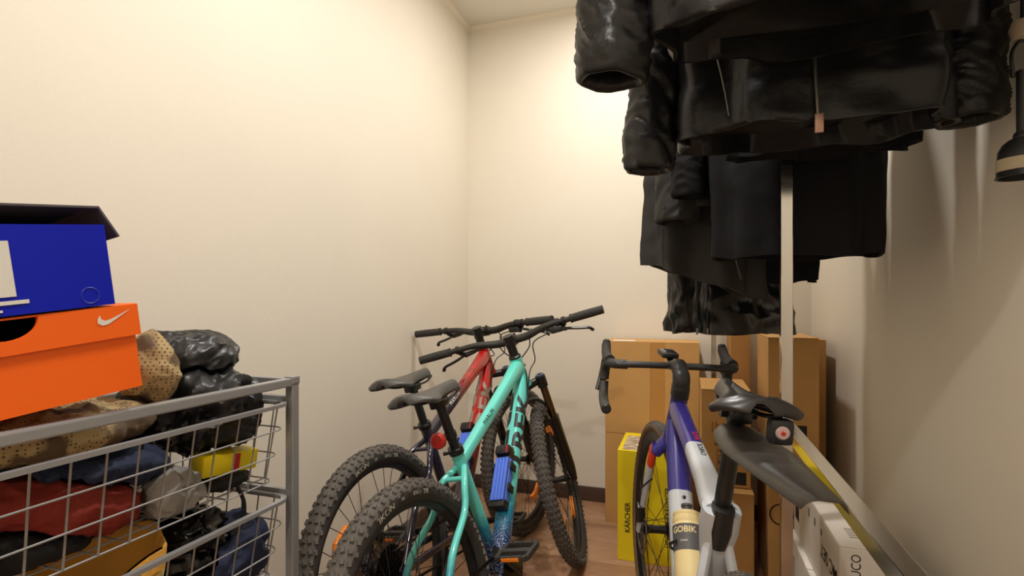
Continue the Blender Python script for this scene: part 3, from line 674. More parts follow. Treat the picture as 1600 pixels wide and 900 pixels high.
    # crank, bottle cage
    k = MB(); k.lathe([(.02, -.052), (.085, -.052), (.085, -.049), (.02, -.049)], 40, origin=bb, closed=True); k.build('chainring', M_dsteel, root)
    for s in (-1, 1):
        dv = Vector((math.cos(R_(-20)+(PI if s > 0 else 0)), 0, math.sin(R_(-20)+(PI if s > 0 else 0)))); b0 = bb+Vector((0, s*.062, 0))
        MB().tube([b0-dv*.015, b0+dv*.17+Vector((0, s*.01, 0))], [(.008, .016), (.007, .012)], 12, sq=3).build('crank_arm', M_blackm, root)
        pc = b0+dv*.17+Vector((0, s*.05, 0)); MB().box(pc, (.06, .055, .022), None, .008).tube([b0+dv*.17, pc], .007, 8).build('pedal', M_blackp, root)
    dv = (d0-d1).normalized(); up = Vector((-dv.z, 0, dv.x)); Mx = Matrix((Vector((0, 1, 0)).cross(dv), Vector((0, 1, 0)), dv)).transposed()
    if up.z < 0: up = -up
    bc = lerp(d1, d0, .375)+up*.0775
    k = MB(); k.box(lerp(d1, d0, .40)+up*.034, (.006, .024, .13), Mx, .002)
    for s in (-1, 1):
        k.tube(spline([lerp(d1, d0, .40)+up*.0355+Vector((0, s*.012, 0)), lerp(d1, d0, .40)+up*.046+Vector((0, s*.031, 0)), lerp(d1, d0, .40)+up*.064+Vector((0, s*.0415, 0)), lerp(d1, d0, .40)+up*.086+Vector((0, s*.0425, 0)), lerp(d1, d0, .40)+up*.104+Vector((0, s*.034, 0))], 5), [.0034]*21, 8)
    k.build('bottle_cage', M_blackp, root)
    bpy.context.view_layer.update()
    t = thing('water_bottle', 'cream cycling bottle with grey band in the cage of the violet bicycle', 'bottle'); t.matrix_world = root.matrix_world @ Matrix.Translation(bc-dv*.09) @ Matrix((up.cross(dv), up, dv)).transposed().to_4x4()
    M_cream = mat('cream_plastic', (226, 206, 150), .45)
    MB().lathe([(0, 0), (.034, 0), (.0365, .004), (.0365, .050), (.0365, .10), (.0365, .118), (.0365, .150), (.033, .158)], 28, axis='z').build('body', M_cream, t)
    MB().lathe([(.0366, .088), (.0370, .088), (.0370, .148), (.0366, .148)], 28, axis='z', closed=True).build('grey_band', mat('grey_band', (84, 82, 84), .5), t)
    MB().lathe([(.034, .154), (.0355, .158), (.0355, .170), (.033, .172), (.0345, .175), (.0345, .181), (.030, .184), (0, .185)], 28, axis='z').build('cap', M_cream, t)
    MB().lathe([(.014, .184), (.013, .190), (.011, .192), (.011, .199), (.0135, .201), (.0135, .206), (.009, .208), (0, .208)], 18, axis='z').build('spout', mat('spout_grey', (66, 66, 68), .4), t)
    nd = Vector((-.1, 1, 0))
    for (s_, zz, size, mm) in (('GOBIK', .134, .020, M_cream), ('HYDRATION', .108, .006, M_white)):
        vs, fs = text_geo(s_, size, .02) if s_ == 'GOBIK' else text_geo('GOBIK', .006)
        a0 = R_(62); pts = [((.0375)*math.cos(a0+x/.0375), .0375*math.sin(a0+x/.0375), zz+y_) for x, y_ in vs]
        MB().add(pts, fs).build('lettering', mm, t, smooth=False)
    return root, dict(a=a, b=b)
gravel, gi = gravel_bike()

# ================================================================== BOXES
def carton(name, label, x0, x1, y0, y1, z0, z1, m, gap=True, cat='box', flaps='x', rot=0.0):
    cx, cy = (x0+x1)/2, (y0+y1)/2
    t = thing(name, label, cat, (cx, cy, z0), (0, 0, rot)); W_, D_, Hh = x1-x0, y1-y0, z1-z0
    MB().bb(-W_/2, W_/2, -D_/2, D_/2, 0, Hh-.004, .003).build('body', m, t, smooth=False)
    g = .002
    if flaps == 'x':
        for s in (-1, 1): MB().bb(min(s*g, s*W_/2), max(s*g, s*W_/2), -D_/2, D_/2, Hh-.0038, Hh, .0012).build('top_flap', m, t, smooth=False)
    else:
        for s in (-1, 1): MB().bb(-W_/2, W_/2, min(s*g, s*D_/2), max(s*g, s*D_/2), Hh-.0038, Hh, .0012).build('top_flap', m, t, smooth=False)
    return t
# big double-width carton against the back wall
bA = carton('cardboard_box', 'large tall brown carton with taped centre seam standing behind the yellow box', -.395, .05, 2.66, 2.885, 0, .905, M_card2, flaps='y')
yf = -.1125
for (a0, a1, b0, b1) in ((-.2225, -.0035, .0, .446), (-.2225, -.0035, .4485, .9), (-.0005, .2225, .0, .9)):
    MB().bb(a0, a1, yf-.005, yf, b0, b1, .0008).build('front_flap', M_card2, bA, smooth=False)
yf -= .005
MB().bb(.001, .066, yf-.0008, yf, .0, .9).build('tape', M_tape, bA, smooth=False)
MB().bb(.105, .110, yf-.0012, yf, .70, .82).build('print_line', M_cprint, bA, smooth=False)
MB().bb(-.19, -.08, -.10, -.02, .9055, .9062).build('paper_label', M_white, bA, smooth=False)
# yellow pressure washer box
M_yel = mat('yellow_card', (238, 214, 22), .45, var=.03, vscale=4)
bY = carton('yellow_box', 'yellow cardboard appliance box with black upright lettering behind the front wheel', -.287, .008, 2.28, 2.60, 0, .468, M_yel, flaps='y')
fy = -.16
flat_text(bY, 'KÄRCHER', .030, (-.108, fy, .185), (0, 0, 1), (-1, 0, 0), M_black, bold=.02, sx=.95)
flat_text(bY, 'HOCHDRUCKREINIGER', .030, (.058, fy, .205), (0, 0, 1), (-1, 0, 0), M_black, bold=.015, sx=.78)
MB().bb(-.13, -.02, -.145, .10, .468, .4686).build('picture_print', mat('picture_print', (150, 96, 66), .5, rgb2=(226, 216, 190), var=.4, vscale=30), bY, smooth=False)
MB().bb(-.06, .02, -.10, .06, .4686, .4694).build('paper_label', M_white, bY, smooth=False)
# medium carton with warning signs on top of a plain one
bN = carton('cardboard_box', 'plain brown carton underneath the carton with printed warning signs', .062, .238, 2.19, 2.58, 0, .366, M_card)
bM = carton('cardboard_box', 'brown carton printed with thin letters and a grid of warning signs', .050, .232, 2.25, 2.58, .368, .752, M_card2)
fy = -.165
flat_text(bM, 'IMWS', .062, (.012, fy, .232), (1, 0, 0), (0, 0, 1), mat('faint_print', (150, 104, 56), .8), sx=.85)
flat_text(bM, 'WARNING', .020, (.005, fy, .165), (1, 0, 0), (0, 0, 1), M_cprint, bold=.03)
for r in range(3):
    for c in range(2):
        ox, oz = -.018+c*.036, .132-r*.036; s = .0145; fr_ = MB()
        for (a0, a1, b0, b1) in ((-s, s, s-.002, s), (-s, s, -s, -s+.002), (-s, -s+.002, -s, s), (s-.002, s, -s, s)): fr_.bb(ox+a0, ox+a1, fy-.001, fy, oz+b0, oz+b1)
        g = (r*2+c)
        if g == 0: fr_.add([(ox-.008, fy-.001, oz+.010), (ox+.008, fy-.001, oz+.010), (ox, fy-.001, oz)], [(0, 1, 2)]); fr_.bb(ox-.001, ox+.001, fy-.001, fy, oz-.008, oz); fr_.bb(ox-.006, ox+.006, fy-.001, fy, oz-.010, oz-.008)
        elif g in (1, 5): fr_.bb(ox-.007, ox+.007, fy-.001, fy, oz+.002, oz+.004); fr_.bb(ox-.007, ox+.004, fy-.001, fy, oz-.003, oz-.001); fr_.bb(ox+.002, ox+.004, fy-.001, fy, oz-.010, oz-.001)
        elif g == 3:
            for q in range(3):
                A = 2*PI*q/3; fr_.tube([(ox+.008*math.cos(A+d_), fy-.0006, oz+.008*math.sin(A+d_)) for d_ in (0, .5, 1.0, 1.4)], .0014, 5)
        else: fr_.bb(ox-.009, ox-.001, fy-.001, fy, oz-.008, oz+.006); fr_.bb(ox+.002, ox+.009, fy-.001, fy, oz-.002, oz+.009)
        fr_.build('warning_sign', M_cprint, bM, smooth=False)
MB().bb(-.005, .075, fy-.001, fy, .012, .062).build('black_print_block', M_black, bM, smooth=False)
MB().bb(.0, .03, -.14, -.10, .3842, .385).build('paper_label', M_white, bM, smooth=False)
# tall cartons in the corner
bT = carton('cardboard_box', 'tall brown carton standing behind the chrome post', .287, .458, 2.20, 2.53, 0, .967, M_card2)
fy = -.165
MB().bb(-.0855, -.020, fy-.001, fy, .57, .585).build('print_bar', M_cprint, bT, smooth=False)
MB().bb(.005, .045, fy-.001, fy, .60, .64).build('print_bar', M_black, bT, smooth=False)
fx = -.0855
k = MB()
k.lathe([(.036, -.001), (.042, -.001), (.042, 0), (.036, 0)], 28, axis='y', origin=(-.040, fy, .30), closed=True); k.build('ring_print', M_cprint, bT, smooth=False)
for zz in (.40, .43, .46): MB().bb(-.075, -.035, fy-.001, fy, zz, zz+.014).build('print_bar', M_cprint, bT, smooth=False)
carton('cardboard_box', 'slim tall brown carton squeezed between the chrome stand and the tall carton', .185, .268, 2.62, 2.88, 0, .985, M_card)
carton('cardboard_box', 'narrow brown carton squeezed between the tall carton and the right wall', .462, .535, 2.45, 2.88, 0, .945, M_card)
# white boxes under the rail
M_wbox = mat('white_card', (214, 206, 196), .6, var=.03, vscale=8)
def white_box(label, x0, x1, y0, y1, z0, z1):
    cx = (x0+x1)/2; t = thing('white_box', label, 'box', (cx, (y0+y1)/2, z0)); W_, D_, Hh = x1-x0, y1-y0, z1-z0
    MB().bb(-W_/2, W_/2, -D_/2, D_/2, 0, Hh-.003, .003).build('body', M_wbox, t, smooth=False)
    for (a_, b_) in ((-D_/2, .000), (.012, D_/2)): MB().bb(-W_/2, W_/2, a_, b_, Hh-.003, Hh, .001).build('top_flap', M_wbox, t, smooth=False)
    return t, W_, D_, Hh
white_box('white box at the bottom of the stack under the chrome rail', .306, .44, 1.30, 1.84, 0, .198)
wB, a_, b_, c_ = white_box('white box in the middle of the stack under the chrome rail', .298, .436, 1.29, 1.83, .198, .394)
MB().bb(-a_/2-.0008, -a_/2, b_/2-.09, b_/2-.04, .02, .15).build('barcode_label', mat('grey_print', (150, 144, 136), .7), wB, smooth=False)
wA, a_, b_, c_ = white_box('white box on top of the stack with upright letters on its end', .312, .437, 1.315, 1.83, .394, .570)
flat_text(wA, 'EUCO', .027, (-.031, -b_/2, .130), (0, 0, 1), (-1, 0, 0), M_black, sx=.85)
flat_text(wA, 'MC SET', .046, (-a_/2, -.165, .096), (0, 1, 0), (0, 0, -1), M_black, bold=.012, sx=1.0)
for q in range(3): MB().bb(-a_/2-.0008, -a_/2, -.10+.07*q, -.092+.07*q, .13-.004*q, .145).build('print_mark', M_black, wA, smooth=False)
for q in range(7): MB().bb(-a_/2-.0008, -a_/2, b_/2-.075+.008*q, b_/2-.072+.008*q+.002*(q % 2), .05, .15).build('barcode_bar', M_black, wA, smooth=False)
for q in range(5): MB().bb(-.030+.0*q, .010, -b_/2+.05+.012*q, -b_/2+.055+.012*q, c_, c_+.0006).build('print_mark', mat('grey_print', (150, 144, 136), .7), wA, smooth=False)

# ================================================================== CHROME GARMENT RACK
rk = thing('garment_rack', 'chrome square tube garment rack with a low rail and hanging coats', 'rack', (.225, 1.42, 0))
RZ = 2.06
def rack_bar(name, a, b, s=.013): return MB().tube([Vector(a)-Vector((.225, 1.42, 0)), Vector(b)-Vector((.225, 1.42, 0))], s*1.02, 4, ref=(.7071, .7071, 0) if a[2] != b[2] else (.7071, 0, .7071), ).build(name, M_chrome, rk, smooth=False)
def rbox(name, x0, x1, y0, y1, z0, z1): return MB().bb(x0-.225, x1-.225, y0-1.42, y1-1.42, z0, z1, .0015).build(name, M_chrome, rk, smooth=False)
rbox('post', .212, .238, 1.408, 1.434, .0, RZ-.013)
rbox('post', .212, .238, -.30, -.274, .0, RZ-.013)
rbox('low_rail', .212, .238, -.274, 1.408, .789, .815)
rbox('hanging_rail', .212, .238, -.30, 2.72, RZ-.013, RZ+.013)
rbox('post', .105, .127, 2.70, 2.722, .0, RZ-.013)
rbox('cross_bar', .105, .238, 2.70, 2.722, RZ-.035, RZ-.013)
for (x, y) in ((.225, 1.421), (.225, -.287), (.116, 2.711)):
    MB().bb(x-.225-.03, x-.225+.03, y-1.42-.03, y-1.42+.03, 0, .006, .002).build('foot_plate', M_chrome, rk, smooth=False)

# ================================================================== COATS
def coat(name, label, x, y, ztop, zhem, sh, hem, dep, m, sleeves=(), seed=0, fold=.012, puff=0.0, pz=.09, slant=0.0, crumple=.006, hang='coat', wr=.006):
    """hanging coat facing -y; body is a loft from the neck to the hem, sleeves are wrinkled tubes"""
    t = thing(name, label, 'coat', (x, y, zhem), group=None)
    n, mseg = 64, 96; L = ztop-zhem; mb = MB(); rng = random.Random(seed); ph = [rng.uniform(0, 6.28) for _ in range(6)]
    vs = []
    def P(s, a, inner=0.0):
        ss = .075/L; hw = lerp(.07, sh, min(1, s/ss)**.6) if s < ss else lerp(sh, hem, (s-ss)/(1-ss))
        d = lerp(.045, dep, min(1, s*L/.15)**.7)
        c, q = math.cos(a), math.sin(a)
        ex = 2/2.7; cx_ = math.copysign(abs(c)**ex, c); qy = math.copysign(abs(q)**ex, q)
        fo = fold*s*(math.sin(7*a+ph[0]+s*2)+.6*math.sin(11*a+ph[1]-s*3)+.5*math.sin(4*a+ph[2]))
        z = L*(1-s)+slant*cx_*s
        pu = puff*abs(math.sin(PI*(z/pz)+.3*math.sin(3*a+ph[3])))**.6 if puff else 0
        nz = noise.noise(Vector((cx_*hw*9+seed*7.1, qy*d*9+seed, z*7)))
        rg = abs(noise.noise(Vector((cx_*hw*16+seed*3.1, qy*2+4, z*13+seed))))
        e = fo+(pu+crumple*(nz*1.4-rg*1.6))*min(1, s*L/.16)-inner
        return Vector(((hw+e)*cx_, (d+e)*qy, z+(.004*math.sin(5*a+ph[4]))*s))
    for i in range(n+1):
        for k in range(mseg): vs.append(P(i/n, 2*PI*k/mseg))
    for k in range(mseg): vs.append(P(1.0, 2*PI*k/mseg, .008))
    for k in range(mseg): p_ = P(.93, 2*PI*k/mseg, .014); vs.append(p_)
    fs = []
    for i in range(n+2):
        for k in range(mseg):
            k2 = (k+1) % mseg; fs.append((i*mseg+k, i*mseg+k2, (i+1)*mseg+k2, (i+1)*mseg+k))
    fs.append(tuple((n+2)*mseg+k for k in range(mseg)))
    mb.add(vs, fs); body = mb.build('body', m, t, angle=80)
    for si, (pts, r0, r1, wrk) in enumerate(sleeves):
        sp_ = spline([Vector(p_)-Vector((x, y, zhem)) for p_ in pts], 36); nn = len(sp_); seg = 56; sm = MB(); vs = []
        for i, c0 in enumerate(sp_):
            s = i/(nn-1); tdir = (sp_[min(i+1, nn-1)]-sp_[max(i-1, 0)]).normalized(); N = Vector((0, 1, 0)); N = (N-tdir*N.dot(tdir)).normalized(); B = tdir.cross(N)
            r = lerp(r0, r1, s)
            for k in range(seg):
                a = 2*PI*k/seg; q = N*math.cos(a)*.82+B*math.sin(a)
                w1 = noise.noise(Vector((math.cos(a)*.9+seed*5+si*9, math.sin(a)*.9, s*9)))
                w2 = abs(noise.noise(Vector((math.cos(a)*1.1+seed*3, math.sin(a)*1.1+si, s*22+5+1.6*math.cos(a+seed)))))**.8
                pu = puff*1.2*abs(math.sin(s*12+.5*math.sin(a*2)))**.6 if puff else 0
                vs.append(c0+q*(r+wrk*(w1*.8-w2*1.7)+pu))
        for shrink, back in ((.97, -.007), (.88, -.011), (.76, -.009), (.68, .0), (.64, .03), (.60, .07)):
            base = vs[(nn-1)*seg:nn*seg]; tdir = (sp_[-1]-sp_[-3]).normalized()
            for k in range(seg): vs.append(sp_[-1]+(base[k]-sp_[-1])*shrink-tdir*back)
        fs = [(i*seg+k, i*seg+(k+1) % seg, (i+1)*seg+(k+1) % seg, (i+1)*seg+k) for i in range(nn+5) for k in range(seg)]
        fs += [tuple(range(seg))[::-1], tuple((nn+5)*seg+k for k in range(seg))]
        sm.add(vs, fs).build('sleeve', m, t, angle=80)
    if hang:
        hg = thing('clothes_hanger', 'black hanger holding up the '+hang, 'hanger', (x, y, ztop-.02), group=None)
        MB().tube(spline([(-sh*.44, 0, -.062), (-.06, 0, -.030), (0, 0, -.012), (.06, 0, -.030), (sh*.44, 0, -.062)], 6), [(.008, .006)]*25, 10).build('shoulders', M_blackp, hg)
        hz_ = RZ-(ztop-.02)
        dx = .225-x; sg = -1 if dx > .02 else 1
        MB().tube(spline([(0, 0, -.008), (0, 0, .022), (lerp(0, dx+sg*.022, .6), 0, lerp(.022, hz_-.012, .6)), (dx+sg*.0225, 0, hz_-.006), (dx+sg*.019, 0, hz_+.016), (dx, 0, hz_+.022), (dx-sg*.020, 0, hz_+.014)], 6), .002, 8).build('hook', M_dsteel, hg)
    return t
def strip(parent, pts, wd, th, m, name, ref=(1, 0, 0)): return MB().tube(spline(pts, 6), [(wd, th)]*(6*(len(pts)-1)+1), 8, ref=ref).build(name, m, parent)
M_nylon = mat('black_nylon', (16, 16, 18), .36, bump=.16, bscale=38, spec=.4)
M_navy = mat('navy_black_cloth', (13, 14, 18), .75, bump=.10, bscale=300, spec=.25)
M_parka = mat('charcoal_cloth', (44, 43, 41), .62, bump=.12, bscale=240, spec=.3)
M_raincoat = mat('glossy_black_shell', (22, 23, 23), .2, bump=.14, bscale=22, spec=.55)
M_zip = mat('zip_metal', (120, 116, 110), .35, metal=1.0)
M_pull = mat('pink_metal', (176, 140, 124), .35, metal=.6)
ZT = 1.985
c0 = coat('winter_coat', 'short glossy black padded jacket with wide cuff, foremost on the rail', .20, .905, ZT, 1.52, .250, .245, .105, M_nylon,
          [([(-.02, .90, 1.90), (-.075, .89, 1.80), (-.105, .885, 1.66), (-.122, .88, 1.475)], .075, .058, .010), ([(.40, .90, 1.90), (.46, .90, 1.78), (.485, .90, 1.66), (.49, .90, 1.56)], .070, .055, .008)], 1, .010, .006, .11, crumple=.010, hang='foremost glossy padded jacket')
c1 = coat('winter_coat', 'black quilted jacket with long front zip and pink metal puller', .212, 1.155, ZT, 1.425, .240, .232, .105, M_nylon,
          [([(0.0, 1.17, 1.90), (-.045, 1.16, 1.78), (-.062, 1.15, 1.62), (-.080, 1.14, 1.385)], .068, .050, .009), ([(.40, 1.17, 1.90), (.455, 1.165, 1.76), (.472, 1.16, 1.60), (.478, 1.155, 1.435)], .070, .055, .008)], 2, .010, .005, .10, crumple=.008, hang='jacket with the pink puller')
c2 = coat('long_coat', 'long navy black straight coat with square hem behind the chrome post', .255, 1.52, ZT, 1.215, .215, .195, .075, M_navy,
          [([(.05, 1.52, 1.90), (.02, 1.53, 1.76), (.005, 1.54, 1.58), (.0, 1.54, 1.40)], .058, .048, .005)], 3, .006, crumple=.004, hang='navy black straight coat')
c3 = coat('long_coat', 'charcoal parka with slanting hem and buttoned cuff', .035, 1.72, ZT, 1.165, .165, .165, .060, M_parka,
          [([(-.06, 1.70, 1.90), (-.055, 1.665, 1.76), (-.035, 1.640, 1.58), (-.030, 1.630, 1.345)], .062, .066, .006), ], 4, .012, slant=-.055, crumple=.005, hang='charcoal parka')
c4 = coat('long_coat', 'plain black coat with small pale label hanging behind the parka', .235, 1.88, ZT, 1.165, .20, .150, .060, M_navy, [], 5, .010, crumple=.005, hang='black coat with pale label')
c5 = coat('raincoat', 'glossy black long raincoat with two vertical zips, hindmost on the rail', .135, 2.09, ZT, .985, .20, .205, .065, M_raincoat, [], 6, .014, crumple=.016, hang='hindmost glossy raincoat')
coat('winter_coat', 'matt black jacket mostly hidden between the quilted jacket and the post', .275, 1.345, ZT, 1.435, .20, .185, .046, M_navy, [], 7, .008, crumple=.005, hang='hidden matt black jacket')
# coat details (local coordinates of each coat)
fy = lambda d: -d-.010
strip(c1, [(-.004, -.104, .30), (-.003, -.106, .17), (.000, -.108, .08), (.004, -.107, .005)], .003, .003, M_zip, 'zipper')
MB().box((.005, -.112, -.012), (.014, .004, .034), None, .002).build('zip_puller', M_pull, c1)
strip(c1, [(.11, -.098, .30), (.13, -.100, .26), (.15, -.098, .22)], .0022, .003, M_zip, 'pocket_zip')
strip(c1, [(-.175, -.094, .26), (-.170, -.098, .18), (-.150, -.100, .08), (-.140, -.100, .02)], .002, .003, M_zip, 'pocket_zip')
strip(c0, [(-.10, -.098, .36), (-.102, -.100, .20), (-.095, -.098, .04)], .002, .003, M_zip, 'zipper')
MB().box((-.085, -.062, .04+.14), (.014, .006, .028), None, .003).build('cuff_tab', M_parka, c3)
for q in (0, 1): MB().lathe([(0, -.004), (.006, -.003), (.006, 0)], 12, axis='y', origin=(-.10+q*.045, -.150, .205-q*.002)).build('cuff_button', M_blackp, c3)
MB().box((.005, -.150, .214), (.034, .008, .020), None, .003).build('cuff_strap', M_parka, c3)
strip(c3, [(.075, -.066, .34), (.080, -.068, .2), (.092, -.068, .08), (.11, -.064, .0)], .002, .003, M_zip, 'front_edge')
MB().box((-.035, -.074, .09), (.020, .002, .012), None, .0005).build('pale_label', mat('dusty_pink', (150, 120, 112), .7), c4)
for xx in (-.105, -.070):
    strip(c5, [(xx, -.083, .20), (xx, -.086, .10), (xx, -.086, .004)], .0035, .003, M_black, 'zipper')
    MB().box((xx, -.092, .010), (.007, .003, .022), None, .001).build('zip_puller', M_zip, c5)

# ================================================================== WIRE DRAWER UNIT
du = thing('wire_drawer_unit', 'grey metal drawer frame with wire baskets full of clothes by the left wall', 'drawer unit', (-1.003, .640, 0))
ux0, ux1, uy0, uy1, uz = -1.215+1.0, -.82+1.0, .37-.66, .962-.66, .935
for (x, y, n_) in ((ux1, uy1, 'post'), (ux1, uy0, 'post'), (ux0, uy1, 'post'), (ux0, uy0, 'post')):
    k = MB(); k.bb(x-.010, x+.010, y-.010, y+.010, 0, uz-.012, .0025); k.build(n_, M_silver, du, smooth=False)
    MB().bb(x-.0115, x+.0115, y-.0115, y+.0115, uz-.014, uz+.003, .003).build('corner_cap', M_silver, du, smooth=False)
for x in (ux1, ux0): MB().bb(x-.010, x+.010, uy0+.0115, uy1-.0115, uz-.018, uz, .003).build('top_rail', M_silver, du, smooth=False)
RIMS = (.884, .681, .478, .275)
for y, s in ((uy1, -1), (uy0, 1)):
    for rz in RIMS:
        k = MB(); k.bb(ux0+.010, ux1-.010, y-.008, y+.008, rz-.004, rz+.010, .001); k.bb(ux0+.010, ux1-.010, y+s*.008, y+s*.022, rz-.004, rz-.001, .0005); k.build('runner', M_silver, du, smooth=False)
    MB().bb(ux0+.01, ux1-.01, y-.008, y+.008, uz-.018, uz-.002, .002).build('side_rail', M_silver, du, smooth=False)
def rrect(x0, x1, y0, y1, r, n=6):
    out = []
    for (cx, cy, a0) in ((x1-r, y1-r, 0), (x0+r, y1-r, 90), (x0+r, y0+r, 180), (x1-r, y0+r, 270)):
        for q in range(n+1): a = R_(a0+90*q/n); out.append((cx+r*math.cos(a), cy+r*math.sin(a)))
    return out
M_wire = mat('wire_grey', (150, 149, 148), .42, metal=.4)
def basket(rz, depth, nw, nh):
    rx0, rx1, ry0, ry1 = ux0+.012, ux1+.012, uy0+.014, uy1-.012
    k = MB(); L_ = rrect(rx0, rx1, ry0, ry1, .035); L_ = L_+[L_[0], L_[1]]
    o = len(k.v); n = len(L_)-2
    outer = rrect(rx0-.002, rx1+.002, ry0-.002, ry1+.002, .036); inner = rrect(rx0+.009, rx1-.009, ry0+.009, ry1-.009, .026); m_ = len(outer)
    vs = [(x, y, rz+.0015) for x, y in outer]+[(x, y, rz+.0015) for x, y in inner]+[(x, y, rz-.006) for x, y in outer]+[(x, y, rz-.006) for x, y in inner]
    fs = []
    for q in range(m_):
        p_ = (q+1) % m_; fs += [(q, p_, m_+p_, m_+q), (2*m_+q, 3*m_+q, 3*m_+p_, 2*m_+p_), (q, 2*m_+q, 2*m_+p_, p_), (m_+q, m_+p_, 3*m_+p_, 3*m_+q)]
    bk = k.add(vs, fs).build('wire_basket', M_silver, du, smooth=False)
    tp = .030; zb = rz-depth; bx0, bx1, by0, by1 = rx0+tp, rx1-tp, ry0+tp*.6, ry1-tp*.6; wr_ = .0017
    def wire(a, b, r=wr_): return MB().tube([a, b], r, 6, ref=(1, 0, 0)).build('wire', M_wire, bk)
    def wires(pairs): 
        for a, b in pairs: wire(a, b)
    fy = [lerp(ry0+.04, ry1-.04, q/(nw-1)) for q in range(nw)]; fyb = [lerp(by0+.03, by1-.03, q/(nw-1)) for q in range(nw)]
    wires([((rx1-.004, a, rz-.003), (bx1, b, zb)) for a, b in zip(fy, fyb)])
    wires([((rx0+.004, a, rz-.003), (bx0, b, zb)) for a, b in zip(fy, fyb)])
    nd = 8; fx = [lerp(rx0+.045, rx1-.045, q/(nd-1)) for q in range(nd)]; fxb = [lerp(bx0+.03, bx1-.03, q/(nd-1)) for q in range(nd)]
    wires([((a, ry1-.004, rz-.003), (b, by1, zb)) for a, b in zip(fx, fxb)])
    wires([((a, ry0+.004, rz-.003), (b, by0, zb)) for a, b in zip(fx, fxb)])
    wires([((bx0, b, zb), (bx1, b, zb)) for b in fyb]); wires([((b, by0, zb), (b, by1, zb)) for b in fxb])
    for q in range(1, nh+1):
        t = q/nh; ax0, ax1, ay0, ay1 = lerp(rx0, bx0, t), lerp(rx1, bx1, t), lerp(ry0, by0, t), lerp(ry1, by1, t); z = lerp(rz, zb, t)
        ring = [Vector((x, y, z)) for x, y in rrect(ax0, ax1, ay0, ay1, .03, 4)]; ring += ring[:1]
        MB().tube(ring, wr_, 6, ref=(0, 0, 1), caps=False).build('wire', M_wire, bk)
    return bk
basket(RIMS[0], .165, 11, 3); basket(RIMS[1], .165, 11, 3); basket(RIMS[2], .165, 11, 3)

# ------------------------------------------------------------------ clothes in the baskets
def cloth(name, label, cat, c, size, m, seed=0, crease=.018, lump=.03, rot=(0, 0, 0), fr=9.0, group=None, ex=.8, sharp=1.0, res=(130, 84), angle=80):
    """crumpled garment: rounded lump with folded relief"""
    t = MB(); n, k_ = res; vs = []; mx = max(size)
    for i in range(k_+1):
        v = -PI/2+PI*i/k_
        for j in range(n):
            u = 2*PI*j/n; f = lambda q: math.copysign(abs(q)**ex, q)
            d = Vector((f(math.cos(v))*f(math.cos(u)), f(math.cos(v))*f(math.sin(u)), f(math.sin(v))))
            p = Vector((d.x*size[0], d.y*size[1], d.z*size[2]))
            q = p*fr*2+Vector((seed*11.3, seed*5.7, seed*2.9)); wv = noise.noise_vector(q*.45)*1.1
            big = noise.noise(q*.35)*lump
            r1 = 1-2*abs(noise.noise(q*.75+wv)); r2 = 1-2*abs(noise.noise(Vector((q.x*1.1, q.y*2.2, q.z*1.6))+wv*1.5+Vector((9, 1, 4)))); r3 = 1-2*abs(noise.noise(q*3.4+wv*2.0+Vector((2, 7, 5))))
            e = big+crease*(r1*sharp*.7+r2*.55+r3*.22)
            vs.append(p+d.normalized()*e)
    fs = [(i*n+j, i*n+(j+1) % n, (i+1)*n+(j+1) % n, (i+1)*n+j) for i in range(k_) for j in range(n)]
    t.add(vs, fs); o = t.build(name, m, None, angle=angle); o.location = c; o.rotation_euler = rot
    return tag(o, label, cat, group)
M_shell = mat('black_shell', (26, 26, 28), .38, bump=.12, bscale=30)
M_blackc = mat('black_cotton', (16, 16, 18), .8, bump=.2, bscale=250)
M_navyc = mat('navy_cotton', (30, 40, 68), .8, bump=.2, bscale=220)
M_redc = mat('brick_red_cotton', (134, 40, 28), .8, bump=.2, bscale=220)
M_greyc = mat('pale_grey_mesh', (150, 146, 142), .7, bump=.3, bscale=300)
M_must = mat('mustard_canvas', (206, 152, 60), .75, bump=.2, bscale=200)
M_creamc = mat('cream_canvas', (226, 206, 150), .75, bump=.2, bscale=200)
M_bag = mat('black_bag_film', (12, 12, 13), .2, bump=.25, bscale=35)
# camouflage cloth with a dotted mesh
M_camo = bpy.data.materials.new('camouflage_cloth'); M_camo.use_nodes = True
nt = M_camo.node_tree; b_ = nt.nodes['Principled BSDF']; b_.inputs['Roughness'].default_value = .85
tc = nt.nodes.new('ShaderNodeTexCoord'); nz = nt.nodes.new('ShaderNodeTexNoise'); nz.inputs['Scale'].default_value = 13; nt.links.new(tc.outputs['Object'], nz.inputs['Vector'])
vr = nt.nodes.new('ShaderNodeTexVoronoi'); vr.inputs['Scale'].default_value = 170; vr.inputs['Randomness'].default_value = .15; nt.links.new(tc.outputs['Object'], vr.inputs['Vector'])
rp = nt.nodes.new('ShaderNodeValToRGB'); e_ = rp.color_ramp.elements; e_[0].position = .46; e_[0].color = lin((92, 76, 56)); e_[1].position = .53; e_[1].color = lin((172, 152, 108)); nt.links.new(nz.outputs['Fac'], rp.inputs[0])
lt = nt.nodes.new('ShaderNodeMath'); lt.operation = 'LESS_THAN'; lt.inputs[1].default_value = .32; nt.links.new(vr.outputs['Distance'], lt.inputs[0])
gt = nt.nodes.new('ShaderNodeMath'); gt.operation = 'GREATER_THAN'; gt.inputs[1].default_value = .45; nt.links.new(nz.outputs['Fac'], gt.inputs[0])
mu = nt.nodes.new('ShaderNodeMath'); mu.operation = 'MULTIPLY'; nt.links.new(lt.outputs[0], mu.inputs[0]); nt.links.new(gt.outputs[0], mu.inputs[1])
